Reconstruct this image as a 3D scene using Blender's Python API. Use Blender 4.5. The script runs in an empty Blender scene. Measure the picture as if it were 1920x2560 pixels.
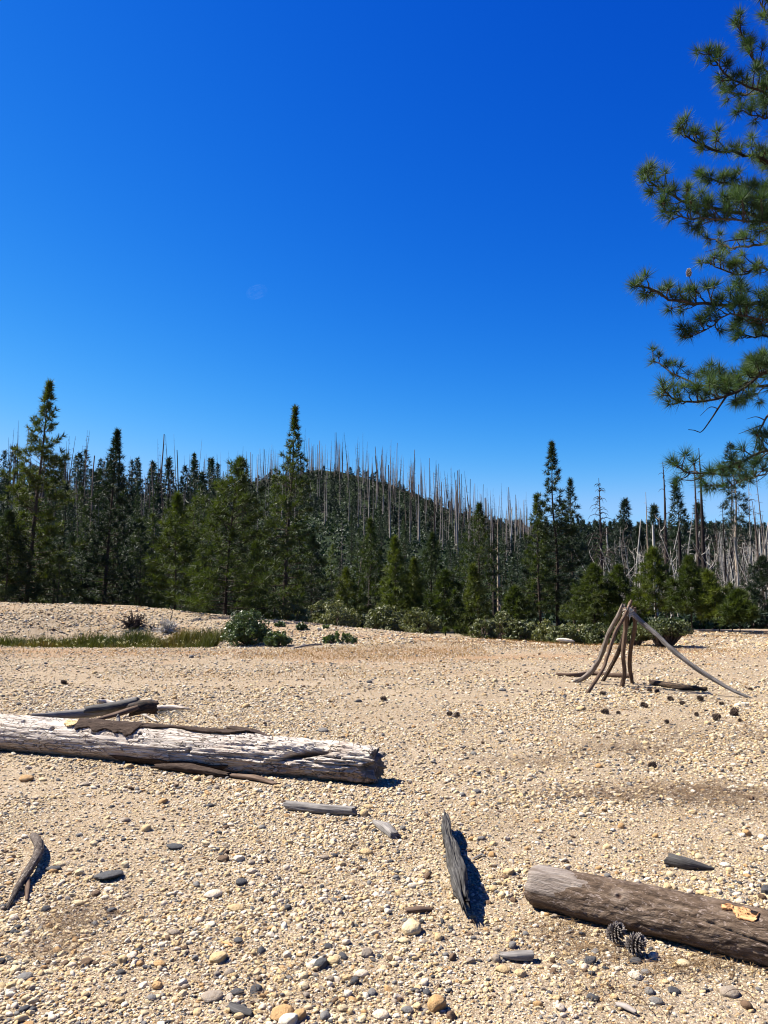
import bpy, math, random
import numpy as np
from mathutils import Vector, Matrix
SC = bpy.context.scene
COL = SC.collection
# ---------------------------------------------------------------- camera
W0, H0, FPX = 1920.0, 2560.0, 1923.0
PITCH = math.atan2(1490.0 - 1280.0, FPX)
CAMZ = 1.6
cd = bpy.data.cameras.new('camera'); cam = bpy.data.objects.new('camera', cd); COL.objects.link(cam)
cam.location = (0, 0, CAMZ); cam.rotation_euler = (math.pi/2 + PITCH, 0, 0)
cd.sensor_fit = 'VERTICAL'; cd.sensor_height = 24.0; cd.lens = 24.0 * FPX / H0
cd.clip_start = 0.05; cd.clip_end = 8000
SC.camera = cam
# ---------------------------------------------------------------- sky and sun
SUN_EL = math.radians(50.0)
SUN_AZ = math.radians(-73.0)          # measured from +Y (camera forward) towards +X
SX, SY, SZ = math.sin(SUN_AZ)*math.cos(SUN_EL), math.cos(SUN_AZ)*math.cos(SUN_EL), math.sin(SUN_EL)
world = bpy.data.worlds.new('World'); SC.world = world; world.use_nodes = True
wn = world.node_tree; wn.nodes.clear()
wo = wn.nodes.new('ShaderNodeOutputWorld'); wb = wn.nodes.new('ShaderNodeBackground')
sky = wn.nodes.new('ShaderNodeTexSky'); sky.sky_type = 'NISHITA'; sky.sun_disc = False
sky.sun_elevation = SUN_EL; sky.sun_rotation = SUN_AZ
sky.altitude = 1200; sky.air_density = 1.0; sky.dust_density = 0.15; sky.ozone_density = 5.0
# the camera's rendering of a clear mountain sky: one response curve per channel, the same over the whole dome
sep = wn.nodes.new('ShaderNodeSeparateColor'); com = wn.nodes.new('ShaderNodeCombineColor'); wn.links.new(sky.outputs[0], sep.inputs[0])
for ch, (gain, power, top) in enumerate(((9.6, 4.0, .10), (.67, 1.82, .21), (.435, .80, .38))):
    src = sep.outputs[ch]
    for op, v in (('MULTIPLY', .125), ('POWER', power), ('MULTIPLY', gain), ('SMOOTH_MIN', top), ('MULTIPLY', 10.0)):
        m_ = wn.nodes.new('ShaderNodeMath'); m_.operation = op; wn.links.new(src, m_.inputs[0]); m_.inputs[1].default_value = v; m_.inputs[2].default_value = top*.6; src = m_.outputs[0]
    wn.links.new(src, com.inputs[ch])
wn.links.new(com.outputs[0], wb.inputs[0])
wb.inputs[1].default_value = 0.1
wn.links.new(wb.outputs[0], wo.inputs[0])
sl = bpy.data.lights.new('sun', 'SUN'); sl.energy = 5.0; sl.angle = math.radians(0.5); sl.color = (1.0, 0.95, 0.85)
so = bpy.data.objects.new('sun', sl); COL.objects.link(so)
so.rotation_euler = Vector((-SX, -SY, -SZ)).to_track_quat('-Z', 'Y').to_euler()
so.location = (SX*50, SY*50, SZ*50)
vs = SC.view_settings; vs.view_transform = 'Standard'; vs.look = 'None'; vs.exposure = 1.6; vs.gamma = 1.0
try: vs.use_curve_mapping = False
except Exception: pass
SC.render.film_transparent = False
SC.cycles.max_bounces = 5; SC.cycles.diffuse_bounces = 2; SC.cycles.glossy_bounces = 2; SC.cycles.transmission_bounces = 3
SC.cycles.caustics_reflective = False; SC.cycles.caustics_refractive = False
SC.cycles.pixel_filter_type = 'BLACKMAN_HARRIS'; SC.cycles.filter_width = 1.1

# ---------------------------------------------------------------- small maths
CP, SP = math.cos(PITCH), math.sin(PITCH)
def ray(px, py):
    u = (px - W0/2)/FPX; v = (H0/2 - py)/FPX
    return np.array([u, CP - v*SP, SP + v*CP])
def at(px, py, Y):
    """the point of the photographed place seen at a pixel of the photograph, Y metres in front of the camera"""
    d = ray(px, py); return np.array([0, 0, CAMZ]) + d*(Y/d[1])
def _h(ix, iy, iz):
    n = (ix*374761393 + iy*668265263 + iz*2147483647 + 12345).astype(np.int64) & 0xffffffff
    n = ((n ^ (n >> 13))*1274126177) & 0xffffffff
    n = (n ^ (n >> 16)) & 0xffffffff
    return n.astype(np.float64)/4294967295.0
def noise(P):
    """value noise, -1..1, smooth"""
    P = np.asarray(P, float); F = np.floor(P); f = P - F; f = f*f*f*(f*(f*6-15)+10)
    I = F.astype(np.int64); x, y, z = I[..., 0], I[..., 1], I[..., 2]
    a, b, c = f[..., 0], f[..., 1], f[..., 2]
    def L(p, q, t): return p + (q-p)*t
    r = L(L(L(_h(x,y,z), _h(x+1,y,z), a), L(_h(x,y+1,z), _h(x+1,y+1,z), a), b),
          L(L(_h(x,y,z+1), _h(x+1,y,z+1), a), L(_h(x,y+1,z+1), _h(x+1,y+1,z+1), a), b), c)
    return r*2 - 1
def fbm(P, o=4, g=0.5):
    P = np.asarray(P, float); r = 0; a = 1.0; s = 0
    for i in range(o):
        r = r + a*noise(P*(2.03**i) + 17.3*i); s += a; a *= g
    return r/s
def sstep(a, b, x):
    t = np.clip((x-a)/(b-a), 0, 1); return t*t*(3-2*t)

# ---------------------------------------------------------------- terrain height
CX = np.array([-60, -17, -11, -6.4, -2, 3, 6.8, 9.5, 12, 60.])
CY = np.array([34, 34, 33.5, 33, 31, 28.5, 24.6, 25.5, 27, 27.])
CZ = np.array([1.42, 1.34, 1.15, .74, .42, .06, 0, 0, 0, 0.])
RU = np.array([-900, 0, 130, 300, 450, 600, 700, 780, 850, 950, 1050, 1130, 1230, 1330, 1450, 1600, 1750, 1920, 2300, 3000])
RY = np.array([1190, 1215, 1222, 1240, 1238, 1216, 1196, 1184, 1186, 1206, 1242, 1276, 1311, 1346, 1420, 1432, 1420, 1400, 1370, 1370.])
def terrain(x, y):
    x = np.asarray(x, float); y = np.asarray(y, float)
    z = 0.035*fbm(np.stack([x*.22, y*.22, x*0], -1), 3) + 0.012*noise(np.stack([x*1.3, y*1.3, x*0+5], -1))
    cy, cz = np.interp(x, CX, CY), np.interp(x, CX, CZ)
    wob = 0.9*noise(np.stack([x*.35, x*0, x*0+3], -1))
    cy = cy + wob*0.4
    rise = sstep(cy-7.2+wob, cy-1.0, y)*cz*(1+.05*noise(np.stack([x*.6, y*.6, x*0+9], -1)))
    hollow = -0.16*np.exp(-((x+8)/5.5)**2 - ((y-26.6)/1.7)**2)
    drop_w = 1 - sstep(8.2, 10.5, x)
    back = sstep(cy+0.6, cy+6, y)*drop_w
    near = rise*(1-back) + hollow - 0.45*back
    near = near - 0.45*(1-drop_w)*sstep(37, 48, y)
    u = x/np.maximum(y, 1.0); px = W0/2 + u*FPX*CP
    zr = CAMZ + (1490 - np.interp(px, RU, RY))/FPX*1.0*300*1.02
    yr = 300 - 110*sstep(1350, 1800, px)
    zr = CAMZ + (zr-CAMZ)*yr/300
    t = np.clip((y-72)/(yr-72), 0, 1)
    up = (t**1.15)*(1-.12*np.sin(t*math.pi))
    down = 1 - 0.85*sstep(yr+8, yr+170, y)
    hill = up*(zr+.45)*down
    far = sstep(380, 680, y)*(1-.6*sstep(720, 1500, y))*(CAMZ + 700*(1490-1352)/FPX + 7*noise(np.stack([x*.006, x*0, x*0], -1)))
    hill = np.maximum(hill, 0)
    rough = sstep(80, 140, y)*1.6*fbm(np.stack([x*.045, y*.045, x*0+2], -1), 3)
    return z + near + np.maximum(hill, far*sstep(380, 500, y)) + rough*sstep(2., 8., hill+2)
def tz(x, y): return float(terrain(np.array([x]), np.array([y]))[0])
def gp(px, py, guess=None):
    """the point of the ground that a pixel of the photograph shows"""
    d = ray(px, py); o = np.array([0, 0, CAMZ]); z = 0.0
    t = np.arange(1.5, 75, .02); P = o + d*t[:, None]
    below = np.nonzero(P[:, 2] <= terrain(P[:, 0], P[:, 1]))[0]
    if not len(below): return o + d*50
    return P[below[0]]

# ---------------------------------------------------------------- mesh and object helpers
def mesh_from(name, V, F, mat=None, smooth=True, uv=None):
    V = np.asarray(V, np.float32); F = np.asarray(F, np.int32)
    me = bpy.data.meshes.new(name); k = F.shape[1]
    me.vertices.add(len(V)); me.vertices.foreach_set('co', V.ravel())
    me.loops.add(F.size); me.loops.foreach_set('vertex_index', F.ravel())
    me.polygons.add(len(F)); me.polygons.foreach_set('loop_start', np.arange(0, F.size, k, dtype=np.int32))
    try: me.polygons.foreach_set('loop_total', np.full(len(F), k, np.int32))
    except Exception: pass
    me.polygons.foreach_set('use_smooth', np.full(len(F), smooth, bool))
    if uv is not None:
        l = me.uv_layers.new(name='UVMap'); l.data.foreach_set('uv', np.asarray(uv, np.float32)[F.ravel()].ravel())
    if mat: me.materials.append(mat)
    me.update(calc_edges=True)
    return me
class Geo:
    def __init__(s): s.V, s.F, s.U, s.n = [], [], [], 0
    def add(s, V, F, U=None):
        V = np.asarray(V, float); s.V.append(V); s.F.append(np.asarray(F, int)+s.n)
        s.U.append(U if U is not None else np.zeros((len(V), 2))); s.n += len(V)
    def mesh(s, name, mat, smooth=True, uv=False):
        return mesh_from(name, np.concatenate(s.V), np.concatenate(s.F), mat, smooth, np.concatenate(s.U) if uv else None)
def link(name, data, parent=None, loc=None, rotz=0.0, scale=None):
    o = bpy.data.objects.new(name, data); COL.objects.link(o)
    if parent: o.parent = parent
    if loc is not None: o.location = [float(c) for c in loc]
    if rotz: o.rotation_euler = (0, 0, rotz)
    if scale is not None: o.scale = (scale,)*3 if np.isscalar(scale) else scale
    return o
def tag(o, label=None, cat=None, group=None, kind=None):
    if label: o['label'] = label
    if cat: o['category'] = cat
    if group: o['group'] = group
    if kind: o['kind'] = kind
    return o
def empty(name, label, cat, loc, rotz=0, group=None, scale=None):
    return tag(link(name, None, None, loc, rotz, scale), label, cat, group)
def resample(pts, n):
    pts = np.asarray(pts, float)
    if len(pts) > 2:      # Catmull-Rom
        P = np.vstack([2*pts[0]-pts[1], pts, 2*pts[-1]-pts[-2]]); out = []
        for i in range(1, len(P)-2):
            t = np.linspace(0, 1, 12, endpoint=False)[:, None]; a, b, c, d = P[i-1], P[i], P[i+1], P[i+2]
            out.append(.5*((2*b)+(-a+c)*t+(2*a-5*b+4*c-d)*t*t+(-a+3*b-3*c+d)*t**3))
        pts = np.vstack(out+[P[-2][None]])
    L = np.r_[0, np.cumsum(np.linalg.norm(np.diff(pts, axis=0), axis=1))]
    s = np.linspace(0, L[-1], n); return np.stack([np.interp(s, L, pts[:, k]) for k in range(3)], 1), s
def frames(P):
    T = np.gradient(P, axis=0); T /= np.linalg.norm(T, axis=1)[:, None]+1e-12
    ref = np.array([0, 0, 1.]) if abs(T[:, 2]).mean() < .8 else np.array([1., 0, 0])
    S = np.cross(T, ref); S /= np.linalg.norm(S, axis=1)[:, None]+1e-12
    return T, S, np.cross(S, T)
def tube(P, r, sides=5, cap=False):
    """plain tapered tube through points P; triangles"""
    P = np.asarray(P, float); n = len(P); r = np.broadcast_to(np.asarray(r, float), (n,))
    T, S, U = frames(P); a = np.arange(sides)*2*math.pi/sides
    V = (P[:, None] + (S[:, None]*np.cos(a)[None, :, None] + U[:, None]*np.sin(a)[None, :, None])*r[:, None, None]).reshape(-1, 3)
    i = np.arange(n-1)[:, None]*sides; j = np.arange(sides)[None]; k = (j+1) % sides
    A, B, C, D = (i+j).ravel(), (i+k).ravel(), (i+sides+k).ravel(), (i+sides+j).ravel()
    F = np.concatenate([np.stack([A, B, C], 1), np.stack([A, C, D], 1)])
    return V, F
def sweep(pts, ry, rz, n=80, sides=40, power=2.0, disp=None, seed=0, jag=(0., 0.), twist=0.0):
    """a solid length of wood: superellipse section ry x rz along a bent centre line, displaced by disp(s, a, X) in metres, with UV = (s, around) in metres"""
    P, s = resample(pts, n); Lt = s[-1]
    ry = np.interp(s/Lt, np.linspace(0, 1, len(np.atleast_1d(ry))), np.atleast_1d(ry)); rz = np.interp(s/Lt, np.linspace(0, 1, len(np.atleast_1d(rz))), np.atleast_1d(rz))
    T, S, U = frames(P); a = np.arange(sides)*2*math.pi/sides + twist
    ca, sa = np.cos(a), np.sin(a)
    rr = (abs(np.cos(a-twist))**power + abs(np.sin(a-twist))**power)**(-1/power)
    A = np.broadcast_to(a[None], (n, sides)); SS = np.broadcast_to(s[:, None], (n, sides))
    off = S[:, None]*(ca*rr)[None, :, None]*ry[:, None, None] + U[:, None]*(sa*rr)[None, :, None]*rz[:, None, None]
    rad = np.linalg.norm(off, axis=2)
    if disp is not None:
        d = disp(SS, A, rad); off = off*(1 + d/np.maximum(rad, 1e-4))[..., None]
    V = P[:, None] + off
    if jag[0] or jag[1]:      # broken ends: rings near an end slide along the axis by an amount that varies around
        q = np.stack([np.cos(A)*2.6+seed, np.sin(A)*2.6, np.full_like(A, 4.)], -1)
        j = noise(q*1.0) + .6*noise(q*3.1)
        w0 = np.exp(-SS/(Lt*.03+.03)); w1 = np.exp(-(Lt-SS)/(Lt*.03+.03))
        V = V + T[:, None]*(j*(jag[0]*w0 + jag[1]*w1))[..., None]
    V = V.reshape(-1, 3)
    Uv = np.stack([SS, A*rad.mean()], -1).reshape(-1, 2)
    i = np.arange(n-1)[:, None]*sides; j = np.arange(sides)[None]; k = (j+1) % sides
    a0, b0, c0, d0 = (i+j).ravel(), (i+k).ravel(), (i+sides+k).ravel(), (i+sides+j).ravel()
    F = [np.stack([a0, b0, c0], 1), np.stack([a0, c0, d0], 1)]
    m = len(V); caps = []
    for e, ring in ((0, np.arange(sides)), (1, (n-1)*sides+np.arange(sides))):   # end caps: inner ring and centre, slightly sunk
        c = V[ring].mean(0); inn = c + (V[ring]-c)*.55 - (T[0] if e == 0 else -T[-1])*(-.006*ry.mean()/.05)
        base = m + len(caps)*(sides+1)
        caps.append(np.vstack([inn, c]))
        q = base+np.arange(sides); q2 = np.roll(q, -1); r2 = np.roll(ring, -1); cc = np.full(sides, base+sides)
        if e == 0: F += [np.stack([ring, q2, r2], 1), np.stack([ring, q, q2], 1), np.stack([q, cc, q2], 1)]
        else: F += [np.stack([ring, r2, q2], 1), np.stack([ring, q2, q], 1), np.stack([q, q2, cc], 1)]
    V = np.vstack([V]+caps); Uv = np.vstack([Uv, np.tile(V[m:, 1:2]*[1, 1]+V[m:, 2:3]*[0, 1], (1, 1))])
    return V, np.concatenate(F), Uv

# ---------------------------------------------------------------- materials
ALBEDO = .66      # all surface colours below are scaled to measured outdoor reflectances by this factor
class NT:
    def __init__(s, name, rough=.9, spec=.2):
        s.m = bpy.data.materials.new(name); s.m.use_nodes = True; s.t = s.m.node_tree; s.t.nodes.clear()
        s.out = s.t.nodes.new('ShaderNodeOutputMaterial'); s.b = s.t.nodes.new('ShaderNodeBsdfPrincipled')
        s.b.inputs['Roughness'].default_value = rough; s.b.inputs['Specular IOR Level'].default_value = spec
        s.l(s.b.outputs[0], s.out.inputs[0])
    def l(s, a, b): s.t.links.new(a, b)
    def n(s, typ, **k):
        o = s.t.nodes.new(typ)
        for a, v in k.items():
            if hasattr(o, a): setattr(o, a, v)
        return o
    def coord(s, which='Object', scale=(1, 1, 1), loc=(0, 0, 0)):
        if which == 'World': src = s.n('ShaderNodeNewGeometry').outputs['Position']
        else: src = s.n('ShaderNodeTexCoord').outputs[which]
        m = s.n('ShaderNodeMapping'); m.inputs['Scale'].default_value = scale; m.inputs['Location'].default_value = loc
        s.l(src, m.inputs[0]); return m.outputs[0]
    def noise(s, vec, scale=5, detail=4, rough=.55, dist=0):
        o = s.n('ShaderNodeTexNoise'); o.inputs['Scale'].default_value = scale; o.inputs['Detail'].default_value = detail
        o.inputs['Roughness'].default_value = rough; o.inputs['Distortion'].default_value = dist; s.l(vec, o.inputs['Vector']); return o.outputs[0]
    def vor(s, vec, scale=5, feature='F1', out='Distance', rnd=1):
        o = s.n('ShaderNodeTexVoronoi', feature=feature); o.inputs['Scale'].default_value = scale; o.inputs['Randomness'].default_value = rnd
        s.l(vec, o.inputs['Vector']); return o.outputs[out]
    def ramp(s, f, stops, interp='LINEAR'):
        r = s.n('ShaderNodeValToRGB'); e = r.color_ramp; e.interpolation = interp
        while len(e.elements) < len(stops): e.elements.new(.5)
        for el, (p, c) in zip(e.elements, stops):
            el.position = p; el.color = (*[x*ALBEDO for x in c], 1) if not np.isscalar(c) else (c, c, c, 1)
        s.l(f, r.inputs[0]); return r.outputs[0]
    def mix(s, f, a, b, mode='MIX'):
        o = s.n('ShaderNodeMix', data_type='RGBA', blend_type=mode)
        for v, i in ((f, 0), (a, 6), (b, 7)):
            if hasattr(v, 'links'): s.l(v, o.inputs[i])
            elif np.isscalar(v): o.inputs[i].default_value = v
            else: o.inputs[i].default_value = (*[x*(ALBEDO if mode == 'MIX' else 1) for x in v], 1)
        return o.outputs[2]
    def math(s, op, a, b=0.0):
        o = s.n('ShaderNodeMath', operation=op)
        for v, i in ((a, 0), (b, 1)):
            if hasattr(v, 'links'): s.l(v, o.inputs[i])
            else: o.inputs[i].default_value = v
        return o.outputs[0]
    def attr(s, name, typ='GEOMETRY'):
        o = s.n('ShaderNodeAttribute', attribute_type=typ, attribute_name=name); return o.outputs['Fac']
    def bump(s, h, strength=.5, dist=.01):
        o = s.n('ShaderNodeBump'); o.inputs['Strength'].default_value = strength; o.inputs['Distance'].default_value = dist
        s.l(h, o.inputs['Height']); s.l(o.outputs[0], s.b.inputs['Normal']); return o
    def col(s, c): s.l(c, s.b.inputs['Base Color']); return s.m

def mat_foliage(name, dark, mid, light, scale=1.2, trans=.25, rough=.6, spec=.25):
    t = NT(name, rough, spec)
    v = t.coord('World'); n1 = t.noise(v, scale, 3, .6); rnd = t.n('ShaderNodeObjectInfo').outputs['Random']
    f = t.math('ADD', t.math('MULTIPLY', n1, .75), t.math('MULTIPLY', rnd, .25))
    c = t.ramp(f, [(.28, dark), (.5, mid), (.74, light)])
    t.col(c)
    tr = t.n('ShaderNodeBsdfTranslucent'); t.l(t.mix(1.0, c, (1.25, 1.3, .55), 'MULTIPLY'), tr.inputs[0])
    mx = t.n('ShaderNodeMixShader'); mx.inputs[0].default_value = trans
    t.l(t.b.outputs[0], mx.inputs[1]); t.l(tr.outputs[0], mx.inputs[2]); t.l(mx.outputs[0], t.out.inputs[0])
    return t.m
def mat_wood(name, c1, c2, c3, grain=60, stretch=.06, uv=True, rough=.85, bump=.5, dist=.004, blotch=1.5, knots=None):
    """weathered wood or bark: streaks run along UV.x"""
    t = NT(name, rough, .15)
    co = t.coord('UV' if uv else 'Object', (stretch*grain, grain, grain))
    g = t.noise(co, 1.0, 5, .65, .4); bl = t.noise(t.coord('Object'), blotch*4, 3)
    f = t.math('ADD', t.math('MULTIPLY', g, .7), t.math('MULTIPLY', bl, .3))
    t.col(t.ramp(f, [(.33, c1), (.48, c2), (.66, c3)]))
    t.bump(g, bump, dist)
    return t.m
def mat_trunk(name, c1, c2, c3, s=1.0):
    t = NT(name, .9, .1)
    g = t.noise(t.coord('Object', (7*s, 7*s, 1.5*s)), 1.0, 4, .6)
    rnd = t.n('ShaderNodeObjectInfo').outputs['Random']
    f = t.math('ADD', t.math('MULTIPLY', g, .7), t.math('MULTIPLY', rnd, .3))
    t.col(t.ramp(f, [(.32, c1), (.5, c2), (.68, c3)])); t.bump(g, .6, .02)
    return t.m
M = {}
M['pine_near'] = mat_foliage('pine_needles_near', (.024, .055, .026), (.058, .11, .045), (.14, .21, .075), 5, .24, .6, .15)
M['pine'] = mat_foliage('pine_needles', (.022, .038, .009), (.055, .08, .014), (.13, .15, .025), 2.2, .28)
M['pine_young'] = mat_foliage('young_pine_needles', (.024, .042, .008), (.07, .098, .014), (.17, .20, .03), 2.6, .28)
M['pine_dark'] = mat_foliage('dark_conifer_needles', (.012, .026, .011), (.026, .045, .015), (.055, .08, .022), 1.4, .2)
M['fir_far'] = mat_foliage('far_conifer_needles', (.016, .03, .02), (.026, .045, .026), (.04, .065, .032), .08, .15)
M['brush'] = mat_foliage('hill_brush_leaves', (.008, .018, .008), (.016, .034, .011), (.038, .066, .018), .35, .12)
M['manzanita'] = mat_foliage('manzanita_leaves', (.045, .06, .018), (.12, .135, .045), (.27, .265, .11), 3, .2, .5, .3)
M['shrub'] = mat_foliage('green_shrub_leaves', (.045, .075, .02), (.09, .135, .035), (.2, .24, .08), 5, .2, .4, .4)
M['grass'] = mat_foliage('marsh_grass', (.045, .065, .010), (.10, .10, .016), (.26, .13, .035), .5, .25)
M['dry_grass'] = mat_foliage('dry_grass', (.26, .14, .06), (.40, .22, .09), (.52, .34, .16), .5, .3)
M['litter'] = mat_foliage('dry_needles', (.12, .07, .035), (.24, .15, .07), (.38, .27, .13), 9, .1)
M['seed'] = mat_foliage('pale_seed_heads', (.5, .45, .25), (.6, .55, .34), (.7, .65, .42), 5, .2)
M['bark'] = mat_trunk('pine_bark', (.03, .022, .017), (.06, .045, .034), (.12, .088, .065))
M['bark_near'] = mat_trunk('pine_branch_bark', (.02, .015, .012), (.045, .034, .027), (.11, .09, .075), 4)
M['snag_grey'] = mat_trunk('grey_dead_trunk', (.09, .07, .06), (.19, .155, .135), (.34, .29, .25))
M['snag_dark'] = mat_trunk('charred_dead_trunk', (.015, .012, .011), (.035, .027, .024), (.09, .065, .055))
M['snag_brown'] = mat_trunk('brown_dead_trunk', (.06, .042, .035), (.12, .085, .07), (.23, .17, .14))
M['snag_ash'] = mat_trunk('ash_grey_dead_trunk', (.14, .12, .105), (.28, .25, .22), (.46, .42, .38))
M['snag_white'] = mat_trunk('bleached_dead_trunk', (.3, .27, .23), (.45, .41, .36), (.6, .56, .5))
M['snag_tan'] = mat_trunk('bare_tan_trunk', (.2, .15, .1), (.36, .27, .19), (.5, .4, .3))
rng = np.random.default_rng(7)
random.seed(7)
# ---------------------------------------------------------------- ground and hill sheets
def ground_material():
    t = NT('gravelly_sand', .95, .1)
    w = t.coord('World'); big = t.noise(w, .35, 4, .6); mid = t.noise(w, 1.7, 4, .6); fine = t.noise(w, 55, 3, .7)
    sand = t.ramp(mid, [(.3, (.28, .205, .135)), (.5, (.38, .295, .205)), (.7, (.52, .425, .32))])
    sand = t.mix(t.ramp(fine, [(.35, 0.), (.65, 1.)]), sand, (.15, .105, .065))
    # small chips of stone, too fine to model, each cell its own colour
    def chips(scale, amount, prev):
        v = t.n('ShaderNodeTexVoronoi', feature='F1'); v.inputs['Scale'].default_value = scale; t.l(w, v.inputs['Vector'])
        sep = t.n('ShaderNodeSeparateColor'); t.l(v.outputs['Color'], sep.inputs[0])
        c = t.ramp(sep.outputs[0], [(0, (.50, .38, .23)), (.2, (.62, .50, .34)), (.38, (.40, .26, .13)), (.5, (.66, .58, .45)), (.62, (.48, .36, .22)), (.8, (.17, .15, .13)), (.88, (.55, .42, .26)), (.96, (.08, .08, .085))], 'CONSTANT')
        on = t.math('LESS_THAN', sep.outputs[1], amount)
        edge = t.ramp(v.outputs['Distance'], [(.42, 1.), (.55, 0.)])
        m = t.math('MULTIPLY', on, edge)
        return t.mix(m, prev, c), t.math('MULTIPLY', t.math('SUBTRACT', .6, v.outputs['Distance']), m)
    c, h1 = chips(150, .62, sand); c, h2 = chips(62, .42, c); 
    # rusty low herbs and dust in drifts
    rust = t.ramp(big, [(.50, 0.), (.66, .75)])
    sepp = t.n('ShaderNodeSeparateXYZ'); t.l(w, sepp.inputs[0])
    farm = t.n('ShaderNodeMapRange'); t.l(sepp.outputs[1], farm.inputs[0]); farm.inputs[1].default_value = 13; farm.inputs[2].default_value = 22
    c = t.mix(t.math('MULTIPLY', t.math('MULTIPLY', rust, farm.outputs[0]), .55), c, (.34, .17, .07))
    ay = sepp.outputs[1]; ax_ = sepp.outputs[0]
    def bell(y0, wy, x0, wx):
        q = t.math('ADD', t.math('POWER', t.math('ABSOLUTE', t.math('DIVIDE', t.math('SUBTRACT', ay, y0), wy)), 2), t.math('POWER', t.math('ABSOLUTE', t.math('DIVIDE', t.math('SUBTRACT', ax_, x0), wx)), 2))
        return t.math('POWER', 2.718, t.math('MULTIPLY', q, -1))
    bands = t.math('ADD', t.math('ADD', bell(22.6, 1.5, -7, 8), bell(27.2, 1.3, 1.6, 2.8)), t.math('ADD', bell(22.3, .7, 9.0, 2.0), bell(20.5, 1.0, 4, 5)))
    c = t.mix(t.math('MULTIPLY', bands, t.ramp(mid, [(.3, .25), (.65, .8)])), c, (.34, .185, .085))
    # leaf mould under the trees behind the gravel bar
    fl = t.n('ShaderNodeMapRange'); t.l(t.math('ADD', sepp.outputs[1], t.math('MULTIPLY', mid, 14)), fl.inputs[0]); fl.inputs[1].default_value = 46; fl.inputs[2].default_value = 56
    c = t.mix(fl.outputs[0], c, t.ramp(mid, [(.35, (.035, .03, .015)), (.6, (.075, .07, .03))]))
    h = t.math('ADD', t.math('MULTIPLY', h1, .35), h2); h = t.math('ADD', h, t.math('MULTIPLY', fine, .25))
    t.bump(h, .9, .012)
    return t.col(c)
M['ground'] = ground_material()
def hill_material():
    t = NT('brushy_hillside_soil', .95, .05)
    w = t.coord('World'); a = t.noise(w, .12, 5, .65)
    t.bump(t.noise(w, .8, 4, .7), 1.0, .6)
    return t.col(t.ramp(a, [(.35, (.016, .026, .010)), (.6, (.028, .042, .015)), (.82, (.05, .05, .026))]))
M['hill'] = hill_material()
def sheet(name, xs, ys, mat):
    X, Y = np.meshgrid(xs, ys); Z = terrain(X, Y)
    V = np.stack([X, Y, Z], -1).reshape(-1, 3); nx, ny = len(xs), len(ys)
    i = np.arange(ny-1)[:, None]*nx + np.arange(nx-1)[None]; i = i.ravel()
    o = link(name, mesh_from(name, V, np.stack([i, i+1, i+nx+1, i+nx], 1), mat)); o['kind'] = 'structure'; return o
s = np.sinh(np.linspace(-8.6, 8.6, 261)); xs_ = s/s[-1]*3500
ys_near = np.unique(np.r_[np.linspace(-400, -10, 9), np.linspace(-10, 2, 10), np.arange(2, 20, .22), np.arange(20, 40, .18), np.linspace(40, 60, 40)])
ys_far = np.r_[np.linspace(60, 400, 170), np.linspace(404, 900, 60), np.geomspace(920, 3500, 30)]
xs_near = np.unique(np.r_[-np.geomspace(20, 3500, 60), np.arange(-20, 20.01, .2), np.geomspace(20.5, 3500, 60)])
sheet('ground', xs_near, ys_near, M['ground'])
xs_far = np.unique(np.r_[-np.geomspace(260, 3500, 30), np.arange(-260, 261, 2.5), np.geomspace(262, 3500, 30)])
# the seam row must have the same heights: both sheets sample terrain() at y = 60
hillo = sheet('hill', np.unique(np.r_[xs_near[::2], xs_far]), ys_far, M['hill'])

# ---------------------------------------------------------------- stones
def ico(sub):
    import bmesh
    bm = bmesh.new(); bmesh.ops.create_icosphere(bm, subdivisions=sub, radius=1.0)
    V = np.array([v.co[:] for v in bm.verts]); F = np.array([[v.index for v in f.verts] for f in bm.faces]); bm.free(); return V, F
IV, IF = ico(3); IV2, IF2 = ico(4)
def rock_mesh(seed, angular, base=None):
    V0, F0 = base or (IV, IF); r = np.random.default_rng(seed); V = V0.copy()
    for k in range(int(3+angular*9)):          # planes chip flats off the pebble
        d = r.normal(size=3); d /= np.linalg.norm(d); lim = r.uniform(.62, .93) if angular > .3 else r.uniform(.78, .96)
        q = V@d; V = V - np.maximum(q-lim, 0)[:, None]*d*(.95 if angular > .3 else .7)
    V = V*(1 + (.10+.04*angular)*fbm(V*1.3+seed*7.1, 3))[:, None] + .02*noise(V*6+seed)[:, None]*V0
    V *= np.array([1, r.uniform(.68, .95), r.uniform(.45, .72)])
    V /= np.abs(V[:, :2]).max()
    return V, F0
def stone_material():
    t = NT('river_stone', .8, .3)
    ty = t.attr('tint', 'INSTANCER')
    base = t.ramp(ty, [(0, (.60, .44, .23)), (.13, (.70, .57, .35)), (.27, (.80, .72, .57)), (.40, (.66, .52, .33)), (.53, (.52, .32, .14)), (.58, (.72, .61, .47)),
                       (.68, (.64, .48, .26)), (.77, (.33, .27, .21)), (.82, (.20, .19, .18)), (.89, (.07, .07, .075)), (.94, (.15, .09, .05))], 'CONSTANT')
    co = t.coord('Object'); n = t.noise(co, 2.3, 5, .65); n2 = t.noise(co, 9, 3, .7)
    c = t.mix(t.ramp(n, [(.4, 0.), (.62, .6)]), base, t.mix(1, base, (.72, .62, .48), 'MULTIPLY'))
    c = t.mix(t.ramp(n2, [(.55, 0.), (.75, .5)]), c, t.mix(1, base, (1.15, 1.12, 1.08), 'MULTIPLY'))
    # earth stuck to the underside
    t.bump(t.math('ADD', n, t.math('MULTIPLY', n2, .4)), .35, .15)
    return t.col(c)
M['stone'] = stone_material()
TINT = dict(tan=.05, cream=.2, pale=.32, sandy=.44, orange=.54, buff=.62, gold=.72, brown=.79, grey=.86, slate=.92, dark=.92, rust=.97)
rock_var = []
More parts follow.
